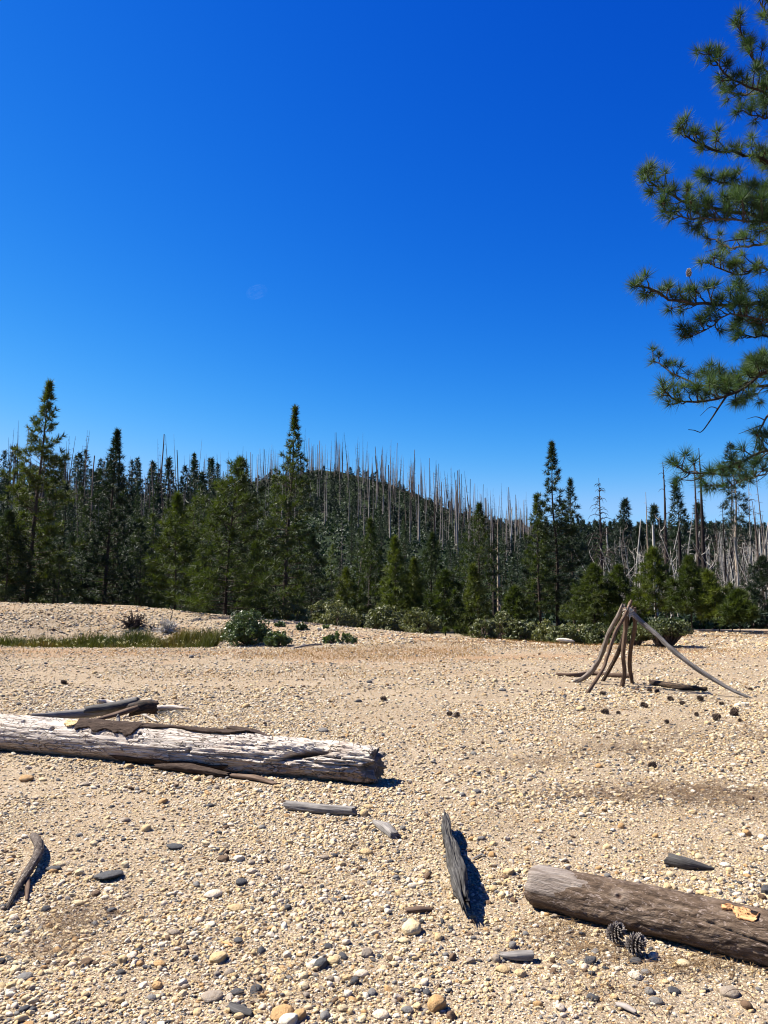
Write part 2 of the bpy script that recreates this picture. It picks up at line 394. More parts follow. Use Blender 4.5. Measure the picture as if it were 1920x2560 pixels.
for k in range(10):
    V, F = rock_mesh(k+1, [0.2, .8, .5, .9, .6, .15, 1.0, .7, .9, .4][k]); rock_var.append(mesh_from('stone_shape', V, F, M['stone'], True))
big_var = []
for k in range(5):
    V, F = rock_mesh(k+40, [.1, .6, .25, .9, .15][k], (IV2, IF2)); big_var.append(mesh_from('stone_shape_large', V, F, M['stone'], True))

occupied = []      # (x, y, r) of the placed stones: gravel keeps off them
def stone(px, py, wpx, tint, label=None, hpx=None, shape=None, group=None, rz=None, name='stone'):
    """a stone whose foot shows at px, py (photograph pixels) and is wpx wide there"""
    p = gp(px, py); dist = np.linalg.norm(p-np.array([0, 0, CAMZ])); r = wpx/FPX*dist/2
    me = rock_mesh_pick(shape); o = link(name, me)
    z = (hpx/wpx if hpx else random.uniform(.75, 1.05))
    o.scale = (r, r, r*z*1.25); o.location = (p[0], p[1]+r*.5, tz(p[0], p[1])+r*.22)
    o.rotation_euler = (random.uniform(-.15, .15), random.uniform(-.15, .15), rz if rz is not None else random.uniform(-.5, .5))
    o['tint'] = float(TINT[tint]) if isinstance(tint, str) else float(tint)
    occupied.append((p[0], p[1]+r*.5, r))
    return tag(o, label, 'stone', group)
def rock_mesh_pick(shape):
    return big_var[shape] if shape is not None else random.choice(big_var[:5])
# pear-shaped boulder
V, F = rock_mesh(77, .1, (IV2, IF2)); V = V*np.array([1, 1, 1]); pear = V.copy(); k = (V[:, 1]+1)/2
pear[:, 0] *= 1.05-.55*k; pear[:, 1] *= 1.25; pear_me = mesh_from('pear_stone_shape', pear, F, M['stone'], True); big_var.append(pear_me)
S = [
 (1029, 2338, 58, 'cream', 'large pale pear-shaped stone below the foot of the upright dark plank', 50, 5, .15),
 (700, 2556, 56, 'orange', 'big orange-brown angular stone at the bottom edge of the gravel', 44, 3, None),
 (749, 2556, 32, 'orange', 'small orange stone touching the right of the big orange-brown one', 26, 1, None),
 (811, 2556, 30, 'grey', 'blue-grey oval stone at the bottom edge, right of two orange stones', 30, 0, 1.3),
 (721, 2566, 44, 'pale', 'pale stone cut by the bottom edge under the orange stones', 26, 1, None),
 (952, 2556, 38, 'buff', 'grey-tan smooth round stone at the bottom edge', 34, 0, None),
 (1020, 2541, 30, 'grey', 'dark grey round stone between the smooth tan one and the reddish one', 24, 0, None),
 (1094, 2534, 42, 'orange', 'reddish tan blocky stone near the bottom edge', 44, 1, None),
 (1128, 2552, 26, 'rust', 'rust and black wedge stone beside the reddish tan blocky stone', 34, 3, 1.2),
 (591, 2494, 32, 'slate', 'smooth blue-black stone in the lower gravel', 26, 0, None),
 (637, 2488, 30, 'dark', 'angular black-green stone right of the smooth blue-black stone', 30, 3, None),
 (526, 2504, 46, 'brown', 'long flat grey-brown stone in the lower gravel', 20, 2, 0),
 (247, 2518, 26, 'cream', 'small cream oval stone alone on fine gravel, lower left', 14, 0, .4),
 (804, 2424, 34, 'dark', 'black lump of stone beside a golden stone', 26, 1, None),
 (832, 2413, 30, 'gold', 'golden flat stone beside the black lump', 22, 2, None),
 (903, 2448, 34, 'buff', 'round buff stone lying on a slate-blue one', 26, 0, None),
 (888, 2466, 22, 'slate', 'slate-blue stone under the round buff stone', 22, 1, None),
 (916, 2398, 32, 'brown', 'upright brown stone with a pitted top below the cream pebbles', 40, 3, None),
 (878, 2318, 15, 'gold', 'thin golden stone standing on end', 32, 0, 1.5),
 (545, 2411, 42, 'tan', 'broad tan stone with rough top in the lower gravel', 24, 1, None),
 (396, 2421, 30, 'orange', 'orange tan rounded stone in the lower left gravel', 24, 0, None),
 (212, 2415, 28, 'rust', 'dark brown angular stone in the fine gravel, lower left', 22, 3, None),
 (57, 2451, 30, 'grey', 'grey flat stone near the lower left corner', 16, 2, None),
 (434, 2338, 26, 'brown', 'brown-tan round stone with a slate chip below it', 22, 0, None),
 (588, 2284, 38, 'tan', 'tan rounded stone below the pinkish stone', 24, 0, None),
 (530, 2247, 42, 'buff', 'pinkish buff rounded stone casting a dark shadow on its right', 30, 0, None),
 (603, 2216, 30, 'dark', 'flat black stone above the pinkish buff stone', 16, 1, None),
 (555, 2156, 30, 'rust', 'dark brown split stone beside a white one', 24, 3, None),
 (596, 2154, 26, 'pale', 'white stone beside the dark brown split stone', 17, 1, None),
 (627, 2185, 24, 'buff', 'round pinkish stone right of the white stone', 22, 0, None),
 (265, 2202, 62, 'slate', 'long flat slate slab in the left gravel', 18, 2, .15),
 (434, 2126, 38, 'slate', 'flat dark slate chip below the grey oval stone', 12, 2, .1),
 (129, 2182, 32, 'slate', 'grey flat slate piece right of the bent branch', 13, 2, None),
 (146, 2167, 24, 'cream', 'cream rounded stone right of the bent branch', 18, 0, None),
 (190, 2268, 28, 'cream', 'cream stone over the dry grass wisps, lower left', 20, 0, None),
 (238, 2242, 20, 'rust', 'reddish brown stone in the left gravel', 15, 1, None),
 (277, 2284, 22, 'slate', 'dark slate pebble above the dry grass wisps', 15, 1, None),
 (916, 2138, 32, 'tan', 'round tan stone between the grey chunk of wood and the dark plank', 30, 0, None),
 (811, 2149, 24, 'brown', 'brownish round stone left of the round tan stone', 20, 0, None),
 (836, 2144, 18, 'slate', 'round blue-grey pebble beside the brownish round stone', 18, 0, None),
 (762, 2188, 24, 'tan', 'tan round stone left of the slate pebbles', 20, 0, None),
 (911, 2042, 24, 'tan', 'upright angular tan stone touching the right end of the short grey stick', 26, 1, None),
 (922, 2022, 26, 'tan', 'rounded tan stone behind the end of the short grey stick', 18, 0, None),
 (768, 2042, 15, 'cream', 'little cream stone leaning on the front of the short grey stick', 17, 1, None),
 (524, 2018, 20, 'slate', 'round slate-blue pebble in the gravel below the white log', 16, 0, None),
 (565, 2046, 18, 'pale', 'small pale oval pebble right of the slate-blue one', 18, 0, None),
 (307, 2058, 28, 'brown', 'brown stone in the gravel below the middle of the white log', 20, 3, None),
 (365, 2080, 24, 'gold', 'gold blocky stone with shadow, below the white log', 22, 1, None),
 (407, 2010, 22, 'orange', 'orange blocky stone below the white log', 18, 1, None),
 (211, 1966, 22, 'brown', 'dark rounded stone below the left part of the white log', 16, 0, None),
 (63, 1955, 32, 'orange', 'orange wedge-shaped stone under the left end of the white log', 17, 1, .3),
 (104, 1953, 20, 'cream', 'cream round stone right of the orange wedge-shaped stone', 15, 0, None),
 (320, 1922, 22, 'tan', 'tan stone in the shadow line of the white log', 16, 1, None),
 (491, 1954, 20, 'tan', 'tan stone against the bark strip under the white log', 15, 1, None),
 (808, 1831, 28, 'grey', 'greenish grey stone lying alone behind the white log', 22, 0, None),
 (615, 1770, 20, 'tan', 'tan upright stone on the open gravel far behind the white log', 17, 1, None),
 (478, 1645, 13, 'grey', 'dark grey stone on the far flat in front of the marsh grass', 13, 1, None),
 (1275, 2190, 28, 'gold', 'golden angular stone left of the brown log end', 18, 1, None),
 (1192, 1984, 24, 'grey', 'speckled grey stone on the flat right of the dark plank', 20, 0, None),
 (1204, 2103, 22, 'grey', 'grey oval stone halfway between dark plank and brown log', 18, 0, None),
 (1555, 2073, 18, 'orange', 'orange-tan stone on the flat behind the brown log', 18, 1, None),
 (1678, 2004, 18, 'pale', 'white stone at the edge of the needle litter', 14, 0, None),
 (1816, 2171, 24, 'pale', 'white round stone right of the dark wooden wedge', 20, 0, None),
 (1419, 2170, 18, 'buff', 'pinkish pebble behind the top of the brown log end', 12, 0, None),
 (1235, 2230, 22, 'tan', 'tan stone left of the brown log, below the golden one', 16, 1, None),
 (1097, 2351, 20, 'gold', 'orange cube-like stone right of the pear-shaped stone', 20, 1, None),
 (1009, 2362, 28, 'cream', 'cream oval stone just below the pear-shaped stone', 20, 0, None),
 (1284, 2374, 20, 'grey', 'dark grey block standing behind the small grey piece of wood', 22, 1, None),
 (1260, 2438, 34, 'tan', 'rounded tan stone under the small grey piece of wood', 24, 0, None),
 (1429, 2415, 20, 'grey', 'grey rounded stone right of the small grey piece of wood', 20, 0, None),
 (1687, 2488, 30, 'dark', 'dark twisted stone on the bare sand, lower right', 18, 3, None),
 (1644, 2513, 30, 'grey', 'dark grey rounded stone on the bare sand, lower right', 22, 0, None),
 (1829, 2494, 40, 'brown', 'flat olive-grey stone at the lower right', 20, 2, None),
 (1712, 2423, 32, 'cream', 'cream domed stone half sunk in the sand below the brown log', 22, 0, None),
 (1592, 2450, 32, 'buff', 'buff round stone in a heap of pebbles, lower right', 28, 0, None),
 (1616, 2438, 22, 'grey', 'bluish grey stone behind the buff round stone', 15, 2, None),
 (1591, 2410, 26, 'slate', 'flat slate chip below the two pine cones', 11, 2, None),
 (1819, 2265, 28, 'dark', 'dark rounded stone just behind the middle of the brown log', 16, 0, None),
 (1760, 2240, 26, 'tan', 'tan rounded stone behind the middle of the brown log', 16, 0, None),
 (1520, 2195, 16, 'grey', 'small blue-grey stone behind the brown log near its left end', 12, 1, None),
 (1257, 1728, 20, 'grey', 'lone dark grey cobble left of the leaning poles', 15, 0, None),
 (1455, 1777, 24, 'tan', 'tan cobble with a dark side in front of the leaning poles', 15, 1, None),
]
for q in S: stone(q[0], q[1], q[2], q[3], q[4], q[5], q[6], rz=q[7])
GL = [(200, 1840, 'bleached log left end'), (560, 1900, 'middle of the bleached log'), (900, 1930, 'broken right end of the bleached log'), (300, 1765, 'heap of sticks'), (800, 2030, 'short straight grey stick'),
      (965, 2080, 'rough grey chunk of wood'), (1115, 2080, 'far end of the upright dark plank'), (1145, 2240, 'foot of the upright dark plank'), (50, 2180, 'bent dark branch'), (265, 2195, 'long flat slate slab'), (530, 2240, 'pinkish buff rounded stone'),
      (1030, 2320, 'pear-shaped stone'), (590, 2490, 'smooth blue-black stone'), (250, 2500, 'lone cream oval stone'), (60, 2440, 'lower left corner'), (710, 2545, 'big orange-brown stone'), (820, 2410, 'black lump and golden stone'), (1100, 2520, 'reddish blocky stone'),
      (1290, 2400, 'flat grey piece of wood'), (1330, 2210, 'sawn end of the brown log'), (1560, 2370, 'pair of pine cones'), (1750, 2260, 'middle of the brown log'), (1720, 2160, 'dark wooden wedge'), (1690, 2490, 'dark twisted stone'), (1850, 2490, 'lower right corner'),
      (1470, 2000, 'sandy strip behind the brown log'), (1700, 1850, 'strip of needle litter'), (1450, 1720, 'foot of the leaning poles'), (1700, 1750, 'scattered dark pine cones'), (1870, 1740, 'end of the long grey pole'), (1120, 1790, 'two cones in mid flat'),
      (820, 1830, 'lone greenish stone behind the log'), (615, 1765, 'lone tan upright stone'), (160, 1710, 'cone on the far left flat'), (300, 1640, 'marsh grass'), (900, 1650, 'low green shrublet'), (1250, 1650, 'green manzanita mats'), (1200, 1900, 'centre of the open flat'), (400, 2100, 'dark slate chip'), (140, 2030, 'orange wedge-shaped stone'), (350, 2390, 'orange tan rounded stone')]
def near_what(px, py):
    return 'near the ' + min(GL, key=lambda g: (g[0]-px)**2+((g[1]-py)*1.8)**2)[2]
# other stones that stand out a little, over the whole flat
words_ = {'tan': 'tan', 'cream': 'cream', 'pale': 'whitish', 'orange': 'rusty orange', 'buff': 'pinkish buff', 'gold': 'golden', 'brown': 'brown', 'grey': 'grey', 'slate': 'dark slate'}
r2 = random.Random(21); tries = 0; n_small = 0
while n_small < 215 and tries < 4000:
    tries += 1
    py = 1620 + 940*r2.random()**.75; px = r2.uniform(-10, 1930)
    if 1870 < py < 2010 and px < 980: continue
    if 1780 < py < 1990 and px < 960 and py < 1800+px*.17+180 and py > 1760+px*.1: continue
    if px > 1290 and py > 2150+(px-1290)*.2 and py < 2290+(px-1290)*.3: continue
    p = gp(px, py)
    rr = r2.uniform(13, 26)*(.55 + .45*(py-1600)/960)
    if any((p[0]-a)**2+(p[1]+.02-b)**2 < (c+.03)**2 for a, b, c in occupied): continue
    tn = r2.choices(list(words_), [5, 6, 4, 2, 4, 3, 2, 2.4, 2.2])[0]
    zone = near_what(px, py)
    stone(px, py, rr, tn, 'loose %s cobble %s' % (words_[tn], zone), group='loose cobbles scattered over the gravel flat', rz=r2.uniform(0, 6), shape=r2.choice([0, 1, 2, 3, 4]))
    n_small += 1

# ---------------------------------------------------------------- gravel: instances of ten stone shapes on computed points
LOGS = []          # (x0,y0,x1,y1,r): footprints kept clear of gravel centres
def scatter_points(n, y0, y1, margin, dens):
    k = int(n*1.0); y = np.sqrt(rng.uniform(y0**2, y1**2, k)); hw = y*.50+margin
    x = rng.uniform(-1, 1, k)*hw
    keep = rng.random(k) < dens(x, y); return x[keep], y[keep]
def patch(x, y):
    a = fbm(np.stack([x*.55, y*.55, x*0+31], -1), 3); b = noise(np.stack([x*2.1, y*2.1, x*0+7], -1))
    d = .58+1.15*a+.25*b - .30*np.exp(-((x-3.2)/2.5)**2-((y-7.6)/1.6)**2)
    d = d - .55*np.exp(-((x-1.35)/.55)**2-((y-2.95)/.45)**2)*1.6           # bare sand at the lower right
    d = d - .5*np.exp(-((x+1.15)/.4)**2-((y-3.4)/.35)**2)
    return np.clip(d+.06, .22, 1)
P_, SC_, RO_, TI_, ID_ = [], [], [], [], []
def gravel(n, y0, y1, d_med, d_sig, margin, dens, sink=.1, dmax=.06):
    x, y = scatter_points(n, y0, y1, margin, dens); k = len(x)
    d = np.minimum(d_med*np.exp(rng.normal(0, d_sig, k)), dmax); z = terrain(x, y)
    h = d*.5
    P_.append(np.stack([x, y, z+h*(.30-sink*rng.uniform(0, 3, k))], -1)); SC_.append(np.stack([h, h*rng.uniform(.8, 1, k), h*rng.uniform(.7, 1.15, k)], -1))
    RO_.append(np.stack([rng.normal(0, .3, k), rng.normal(0, .3, k), rng.uniform(0, 6.28, k)], -1))
    TI_.append(rng.random(k)); ID_.append(rng.integers(0, 10, k))
gravel(190000, 2.3, 6.2, .0108, .50, 1.0, patch)
gravel(23000, 2.3, 6.5, .021, .45, 1.0, lambda x, y: patch(x, y)**1.6, .15, .055)
gravel(120000, 6.0, 12, .0175, .45, 1.5, patch)
gravel(28000, 6.2, 14, .030, .42, 1.5, lambda x, y: patch(x, y)**1.5, .15, .07)
gravel(95000, 11.5, 26, .031, .45, 2, patch, dmax=.10)
# the rubble face of the gravel bar
def barface(x, y):
    cy = np.interp(x, CX, CY); return (.9*np.exp(-((y-(cy-4.3))/1.9)**2)*(x < 1) + .25)*np.clip(patch(x, y)*1.3, 0, 1)*(1-sstep(cy, cy+1, y)*(x < 9))
gravel(70000, 25, 35, .06, .42, 2, barface, dmax=.24)
ALLP, ALLS, ALLR, ALLT, ALLI = map(np.concatenate, (P_, SC_, RO_, TI_, ID_))
def clear_of(P, pad=0.0):
    keep = np.ones(len(P), bool)
    for (x0, y0, x1, y1, r) in LOGS:
        d = np.array([x1-x0, y1-y0]); L2 = d@d; t = np.clip(((P[:, 0]-x0)*d[0]+(P[:, 1]-y0)*d[1])/L2, 0, 1)
        keep &= np.hypot(P[:, 0]-x0-t*d[0], P[:, 1]-y0-t*d[1]) > r+pad
    for (x, y, r) in occupied: keep &= (P[:, 0]-x)**2+(P[:, 1]-y)**2 > (r*.75)**2
    return keep
def build_gravel():
    k = clear_of(ALLP)
    P, S_, R, T, I = ALLP[k], ALLS[k], ALLR[k], ALLT[k], ALLI[k]
    me = bpy.data.meshes.new('gravel'); me.vertices.add(len(P)); me.vertices.foreach_set('co', P.astype(np.float32).ravel())
    for nm, typ, arr, f in (('s', 'FLOAT_VECTOR', S_, 'vector'), ('r', 'FLOAT_VECTOR', R, 'vector'), ('tint', 'FLOAT', T, 'value'), ('pick', 'INT', I, 'value')):
        a = me.attributes.new(nm, typ, 'POINT'); a.data.foreach_set(f, np.ascontiguousarray(arr.astype(np.int32 if typ == 'INT' else np.float32)).ravel())
    o = link('gravel', me); o['kind'] = 'stuff'; o['label'] = 'tan, cream and grey pebbles covering the sandy flat'; o['category'] = 'gravel'
    me.materials.append(M['stone'])
    ng = bpy.data.node_groups.new('gravel_nodes', 'GeometryNodeTree')
    ng.interface.new_socket('Geometry', in_out='INPUT', socket_type='NodeSocketGeometry'); ng.interface.new_socket('Geometry', in_out='OUTPUT', socket_type='NodeSocketGeometry')
    N = ng.nodes; L = ng.links; gi = N.new('NodeGroupInput'); go = N.new('NodeGroupOutput')
    m2p = N.new('GeometryNodeMeshToPoints'); L.new(gi.outputs[0], m2p.inputs[0])
    iop = N.new('GeometryNodeInstanceOnPoints'); L.new(m2p.outputs[0], iop.inputs['Points'])
    g2i = N.new('GeometryNodeGeometryToInstance')
    srcs = [bpy.data.objects[nm] for nm in gravel_sources]
    for so_ in reversed(srcs):
        oi = N.new('GeometryNodeObjectInfo'); oi.transform_space = 'ORIGINAL'; oi.inputs['Object'].default_value = so_
        L.new(oi.outputs['Geometry'], g2i.inputs[0])
    L.new(g2i.outputs[0], iop.inputs['Instance']); iop.inputs['Pick Instance'].default_value = True
    def at_(nm, typ):
        a = N.new('GeometryNodeInputNamedAttribute'); a.data_type = typ; a.inputs[0].default_value = nm; return a.outputs[0]
    L.new(at_('pick', 'INT'), iop.inputs['Instance Index'])
    L.new(at_('r', 'FLOAT_VECTOR'), iop.inputs['Rotation']); L.new(at_('s', 'FLOAT_VECTOR'), iop.inputs['Scale'])
    L.new(iop.outputs[0], go.inputs[0])
    md = o.modifiers.new('gravel', 'NODES'); md.node_group = ng
    return o
# ten small cobbles that are things of the scene lend their shape to the gravel
gravel_sources = []
spots = [(640, 2330), (1150, 2230), (350, 2300), (1380, 2330), (990, 2200), (700, 2260), (120, 2320), (1480, 2440), (450, 2180), (1240, 2330)]
cols10 = ['tan', 'cream', 'gold', 'pale', 'grey', 'buff', 'orange', 'slate', 'cream', 'brown']
for k, (px, py) in enumerate(spots):
    o = stone(px, py, 17, cols10[k], 'loose %s cobble %s' % (words_[cols10[k]], near_what(px, py)), group='loose cobbles scattered over the gravel flat')
    o.data = rock_var[k]; gravel_sources.append(o.name)
# ---------------------------------------------------------------- wood on the ground
M['white_wood'] = None
def white_log_material():
    t = NT('bleached_log_wood', .8, .15)
    co = t.coord('UV', (1, 1, 1)); st = t.coord('UV', (5, 60, 1)); st2 = t.coord('UV', (22, 150, 1))
    g = t.noise(st, 1.0, 5, .65, .6); g2 = t.noise(st2, 1.0, 3, .6, .3); bl = t.noise(t.coord('Object'), 2.0, 3, .6)
    c = t.ramp(g, [(.28, (.22, .16, .12)), (.4, (.50, .42, .355)), (.50, (.66, .58, .50)), (.72, (.80, .72, .63))])
    c = t.mix(t.ramp(g2, [(.30, .85), (.44, 0.)]), c, (.20, .14, .10))
    c = t.mix(t.ramp(bl, [(.5, 0.), (.7, .45)]), c, (.40, .28, .20))
    # browner around the underside; dark brown in deep cracks, hollows and the ends
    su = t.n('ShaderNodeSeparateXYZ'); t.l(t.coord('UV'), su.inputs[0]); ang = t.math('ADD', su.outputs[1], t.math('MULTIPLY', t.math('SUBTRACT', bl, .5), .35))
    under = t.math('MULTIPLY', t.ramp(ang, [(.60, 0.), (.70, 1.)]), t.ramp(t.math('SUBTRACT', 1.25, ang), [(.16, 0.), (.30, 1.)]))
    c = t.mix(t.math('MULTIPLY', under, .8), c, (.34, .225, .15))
    c = t.mix(t.math('MULTIPLY', t.attr('rot'), .9), c, (.10, .06, .04))
    cr = t.n('ShaderNodeTexVoronoi', feature='DISTANCE_TO_EDGE'); cr.inputs['Scale'].default_value = 1.0
    dco = t.n('ShaderNodeVectorMath', operation='ADD'); wv = t.n('ShaderNodeTexNoise'); wv.inputs['Scale'].default_value = 7; t.l(t.coord('UV', (1, 1, 1)), wv.inputs['Vector'])
    t.l(t.coord('UV', (6.5, 42, 1)), dco.inputs[0]); sc_ = t.n('ShaderNodeVectorMath', operation='SCALE'); sc_.inputs['Scale'].default_value = 2.2; t.l(wv.outputs['Color'], sc_.inputs[0]); t.l(sc_.outputs[0], dco.inputs[1])
    t.l(dco.outputs[0], cr.inputs['Vector'])
    crack = t.ramp(cr.outputs['Distance'], [(.0, 1.), (.07, 0.)])
    keep = t.ramp(t.noise(t.coord('UV', (3, 9, 1)), 1.0, 3), [(.40, 0.), (.55, 1.)])
    crack = t.math('MULTIPLY', crack, keep)
    c = t.mix(t.math('MULTIPLY', crack, .75), c, (.13, .085, .06))
    h = t.math('SUBTRACT', t.math('ADD', t.math('MULTIPLY', g, .8), t.math('MULTIPLY', g2, .4)), t.math('MULTIPLY', crack, 1.2))
    t.bump(h, 1.0, .012)
    return t.col(c)
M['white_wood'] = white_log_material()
def bark_mat(name, c1, c2, c3, fl, flc):
    t = NT(name, .92, .1)
    n = t.noise(t.coord('UV', (9, 30, 1)), 1.0, 6, .65, .8); f = t.noise(t.coord('UV', (26, 70, 1)), 1.0, 4, .7, 1.0)
    c = t.ramp(n, [(.3, c1), (.5, c2), (.72, c3)])
    c = t.mix(t.ramp(f, [(fl, 0.), (fl+.06, 1.)]), c, flc)
    t.bump(t.math('ADD', n, t.math('MULTIPLY', f, .6)), 1.0, .012)
    return t.col(c)
M['old_bark'] = bark_mat('old_dark_bark', (.03, .019, .014), (.06, .04, .03), (.11, .075, .055), .62, (.16, .12, .09))
M['log_bark'] = bark_mat('brown_log_bark', (.06, .04, .03), (.125, .088, .066), (.20, .15, .115), .58, (.36, .29, .24))
M['branch_bark'] = bark_mat('scaly_branch_bark', (.03, .024, .02), (.09, .07, .058), (.17, .14, .12), .56, (.30, .26, .22))
M['bare_grey'] = mat_wood('bare_grey_wood', (.20, .16, .13), (.36, .31, .27), (.50, .45, .40), 40, .1, True, .8, .4, .003)
M['grey_wood'] = mat_wood('grey_weathered_wood', (.06, .055, .05), (.20, .18, .165), (.40, .365, .33), 130, .05, True, .8, .8, .004)
M['dark_wood'] = mat_wood('dark_weathered_wood', (.018, .017, .016), (.065, .060, .056), (.17, .16, .15), 150, .05, True, .8, .8, .005)
M['plank_wood'] = mat_wood('dark_plank_wood', (.012, .011, .011), (.045, .042, .04), (.15, .14, .13), 150, .05, True, .8, .8, .005)
M['char'] = mat_wood('charred_wood', (.01, .008, .008), (.03, .022, .018), (.14, .085, .05), 60, .3, True, .8, .9, .006)
M['brown_wood'] = mat_wood('brown_stick_wood', (.045, .028, .02), (.12, .076, .052), (.25, .175, .125), 110, .06, True, .85, .7, .004)
M['pole_grey'] = mat_wood('grey_brown_pole_wood', (.07, .055, .045), (.17, .135, .11), (.33, .275, .235), 110, .06, True, .85, .7, .004)
M['split_orange'] = mat_wood('fresh_orange_wood', (.45, .2, .08), (.62, .32, .14), (.72, .42, .2), 60, .1, True, .8, .3, .003)
M['yellow_wood'] = mat_wood('yellow_inner_wood', (.5, .33, .14), (.64, .45, .22), (.74, .56, .32), 60, .1, True, .8, .3, .003)

def wood_disp(amp, grain=14, seed=0, lumps=.0):
    def f(s, a, rad):
        q = np.stack([s*3+seed, np.cos(a)*grain*.12, np.sin(a)*grain*.12], -1)
        g = np.stack([s*6+seed*3, np.cos(a)*grain*.3, np.sin(a)*grain*.3], -1)
        return amp*(.7*fbm(q, 3)+.5*(1-2*np.abs(noise(g)))) + lumps*noise(np.stack([s*2.2+seed, np.cos(a), np.sin(a)], -1))
    return f
def wood(name, pts, ry, rz, mat, label, cat, n=70, sides=22, power=2., amp=.004, jag=(.03, .03), seed=0, parent=None, group=None, grain=14, lumps=0., clear=True, org=None):
    pts = np.asarray(pts, float); o0 = pts[0].copy() if org is None else np.asarray(org, float)
    V, F, U = sweep(pts-o0, ry, rz, n, sides, power, wood_disp(amp, grain, seed, lumps), seed, jag)
    o = link(name, mesh_from(name, V, F, mat, True, U), parent, None if parent else o0)
    if not parent: tag(o, label, cat, group)
    if clear and not parent: LOGS.append((pts[0][0], pts[0][1], pts[-1][0], pts[-1][1], float(np.max(ry))*.7))
    return o

# the long bleached log --------------------------------------------------------------
R1 = .175
pA = gp(0, 1884); pB = gp(938, 1972)
axis = (pB-pA); axis[2] = 0; axis /= np.linalg.norm(axis); side = np.array([-axis[1], axis[0], 0])
a0 = pA + side*R1 - axis*1.7; b0 = pB + side*R1*1.0 - axis*.09
a0[2] = tz(a0[0], a0[1]) + R1*.95; b0[2] = tz(b0[0], b0[1]) + R1*.9
Lw = np.linalg.norm(b0-a0)
LASTD = {}
def wl_disp(s, a, rad):
    # a = 0 is +side of frames(); build features in (s, a)
    g = np.stack([s*2.2, np.cos(a)*2.1, np.sin(a)*2.1], -1); d = .012*fbm(g, 3)
    st = np.stack([s*3.0, np.cos(a)*8.5, np.sin(a)*8.5], -1); rid = 1-2*np.abs(noise(st)); d += .004*rid
    st2 = np.stack([s*7.0+4, np.cos(a)*15, np.sin(a)*15], -1); n2 = noise(st2); d += .0045*n2
    w = sstep(Lw-2.2, Lw-.5, s)
    blk = noise(np.stack([s*4.2+9, np.cos(a)*7, np.sin(a)*7], -1)); blk2 = noise(np.stack([s*10+3, np.cos(a)*13, np.sin(a)*13], -1))
    d += w*(.012*np.sign(blk)*np.minimum(np.abs(blk)*6, 1)+.008*np.sign(blk2)*np.minimum(np.abs(blk2)*5, 1))*.8
    d -= w*.018*(np.abs(noise(np.stack([s*2.4+1, np.cos(a)*6, np.sin(a)*6], -1))) < .10)
    crk = np.abs(noise(np.stack([s*1.6+50, np.cos(a)*5.5, np.sin(a)*5.5], -1))); d -= .012*(1-sstep(.0, .055, crk))
    # the torn-out hollow near the right end, on the camera side above the middle
    ca = np.angle(np.exp(1j*(a-GA))); x = s-(Lw-.66)
    slant = x*1.1 + ca*.35
    wv_ = .05*noise(np.stack([ca*4, ca*0, ca*0+2], -1)); d -= .13*np.exp(-((x-.30*ca+wv_)/.075)**2-((ca-.05)/.48)**2)
    d -= .07*np.exp(-((x-.16)/.15)**2-((ca-.38)/.12)**2)
    d -= .035*sstep(-.02, .08, x)*np.exp(-((ca+.2)/.55)**2)
    d -= w*.012*np.exp(-((ca+.9)/.3)**2)
    for (hs_, ha, hr) in HOLES:
        q = ((s-hs_)/hr)**2+((np.angle(np.exp(1j*(a-ha)))*R1)/(hr*.75))**2; d -= .05*np.exp(-q**2)
    LASTD['d'] = d
    return d
# frames(): S = T x up points to the camera side (-side), U up; angle 0 = camera side, +90 deg = up
GA = math.radians(22)
HOLES = [(1.7+.22, math.radians(56), .022), (1.7+.66, math.radians(36), .026), (1.7+1.20, math.radians(36), .026), (1.7+1.75, math.radians(45), .018), (1.7+2.35, math.radians(2), .022)]
root = empty('bleached_log', 'long bleached white log with cracked wood lying across the gravel', 'log', (a0[0], a0[1], 0))
c_mid = (a0+b0)/2 + np.array([0, 0, .0])
V, F, U = sweep(np.array([a0, a0*.5+b0*.5, b0]), [.185, .18, .178, .18, .185, .17], [.18, .178, .178, .178, .17, .14], 620, 150, 2.0, wl_disp, 3, (.05, .10))
V[:, 2] = np.maximum(V[:, 2], -.03)
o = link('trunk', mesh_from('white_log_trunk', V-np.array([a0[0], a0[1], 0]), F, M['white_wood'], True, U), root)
at_ = o.data.attributes.new('rot', 'FLOAT', 'POINT'); rv = np.zeros(len(V), np.float32); dd_ = LASTD['d'].ravel(); rv[:len(dd_)] = np.clip((-dd_-.030)/.04, 0, 1); rv[len(dd_):] = .7; at_.data.foreach_set('value', rv)
LOGS.append((a0[0], a0[1], b0[0], b0[1], .13))
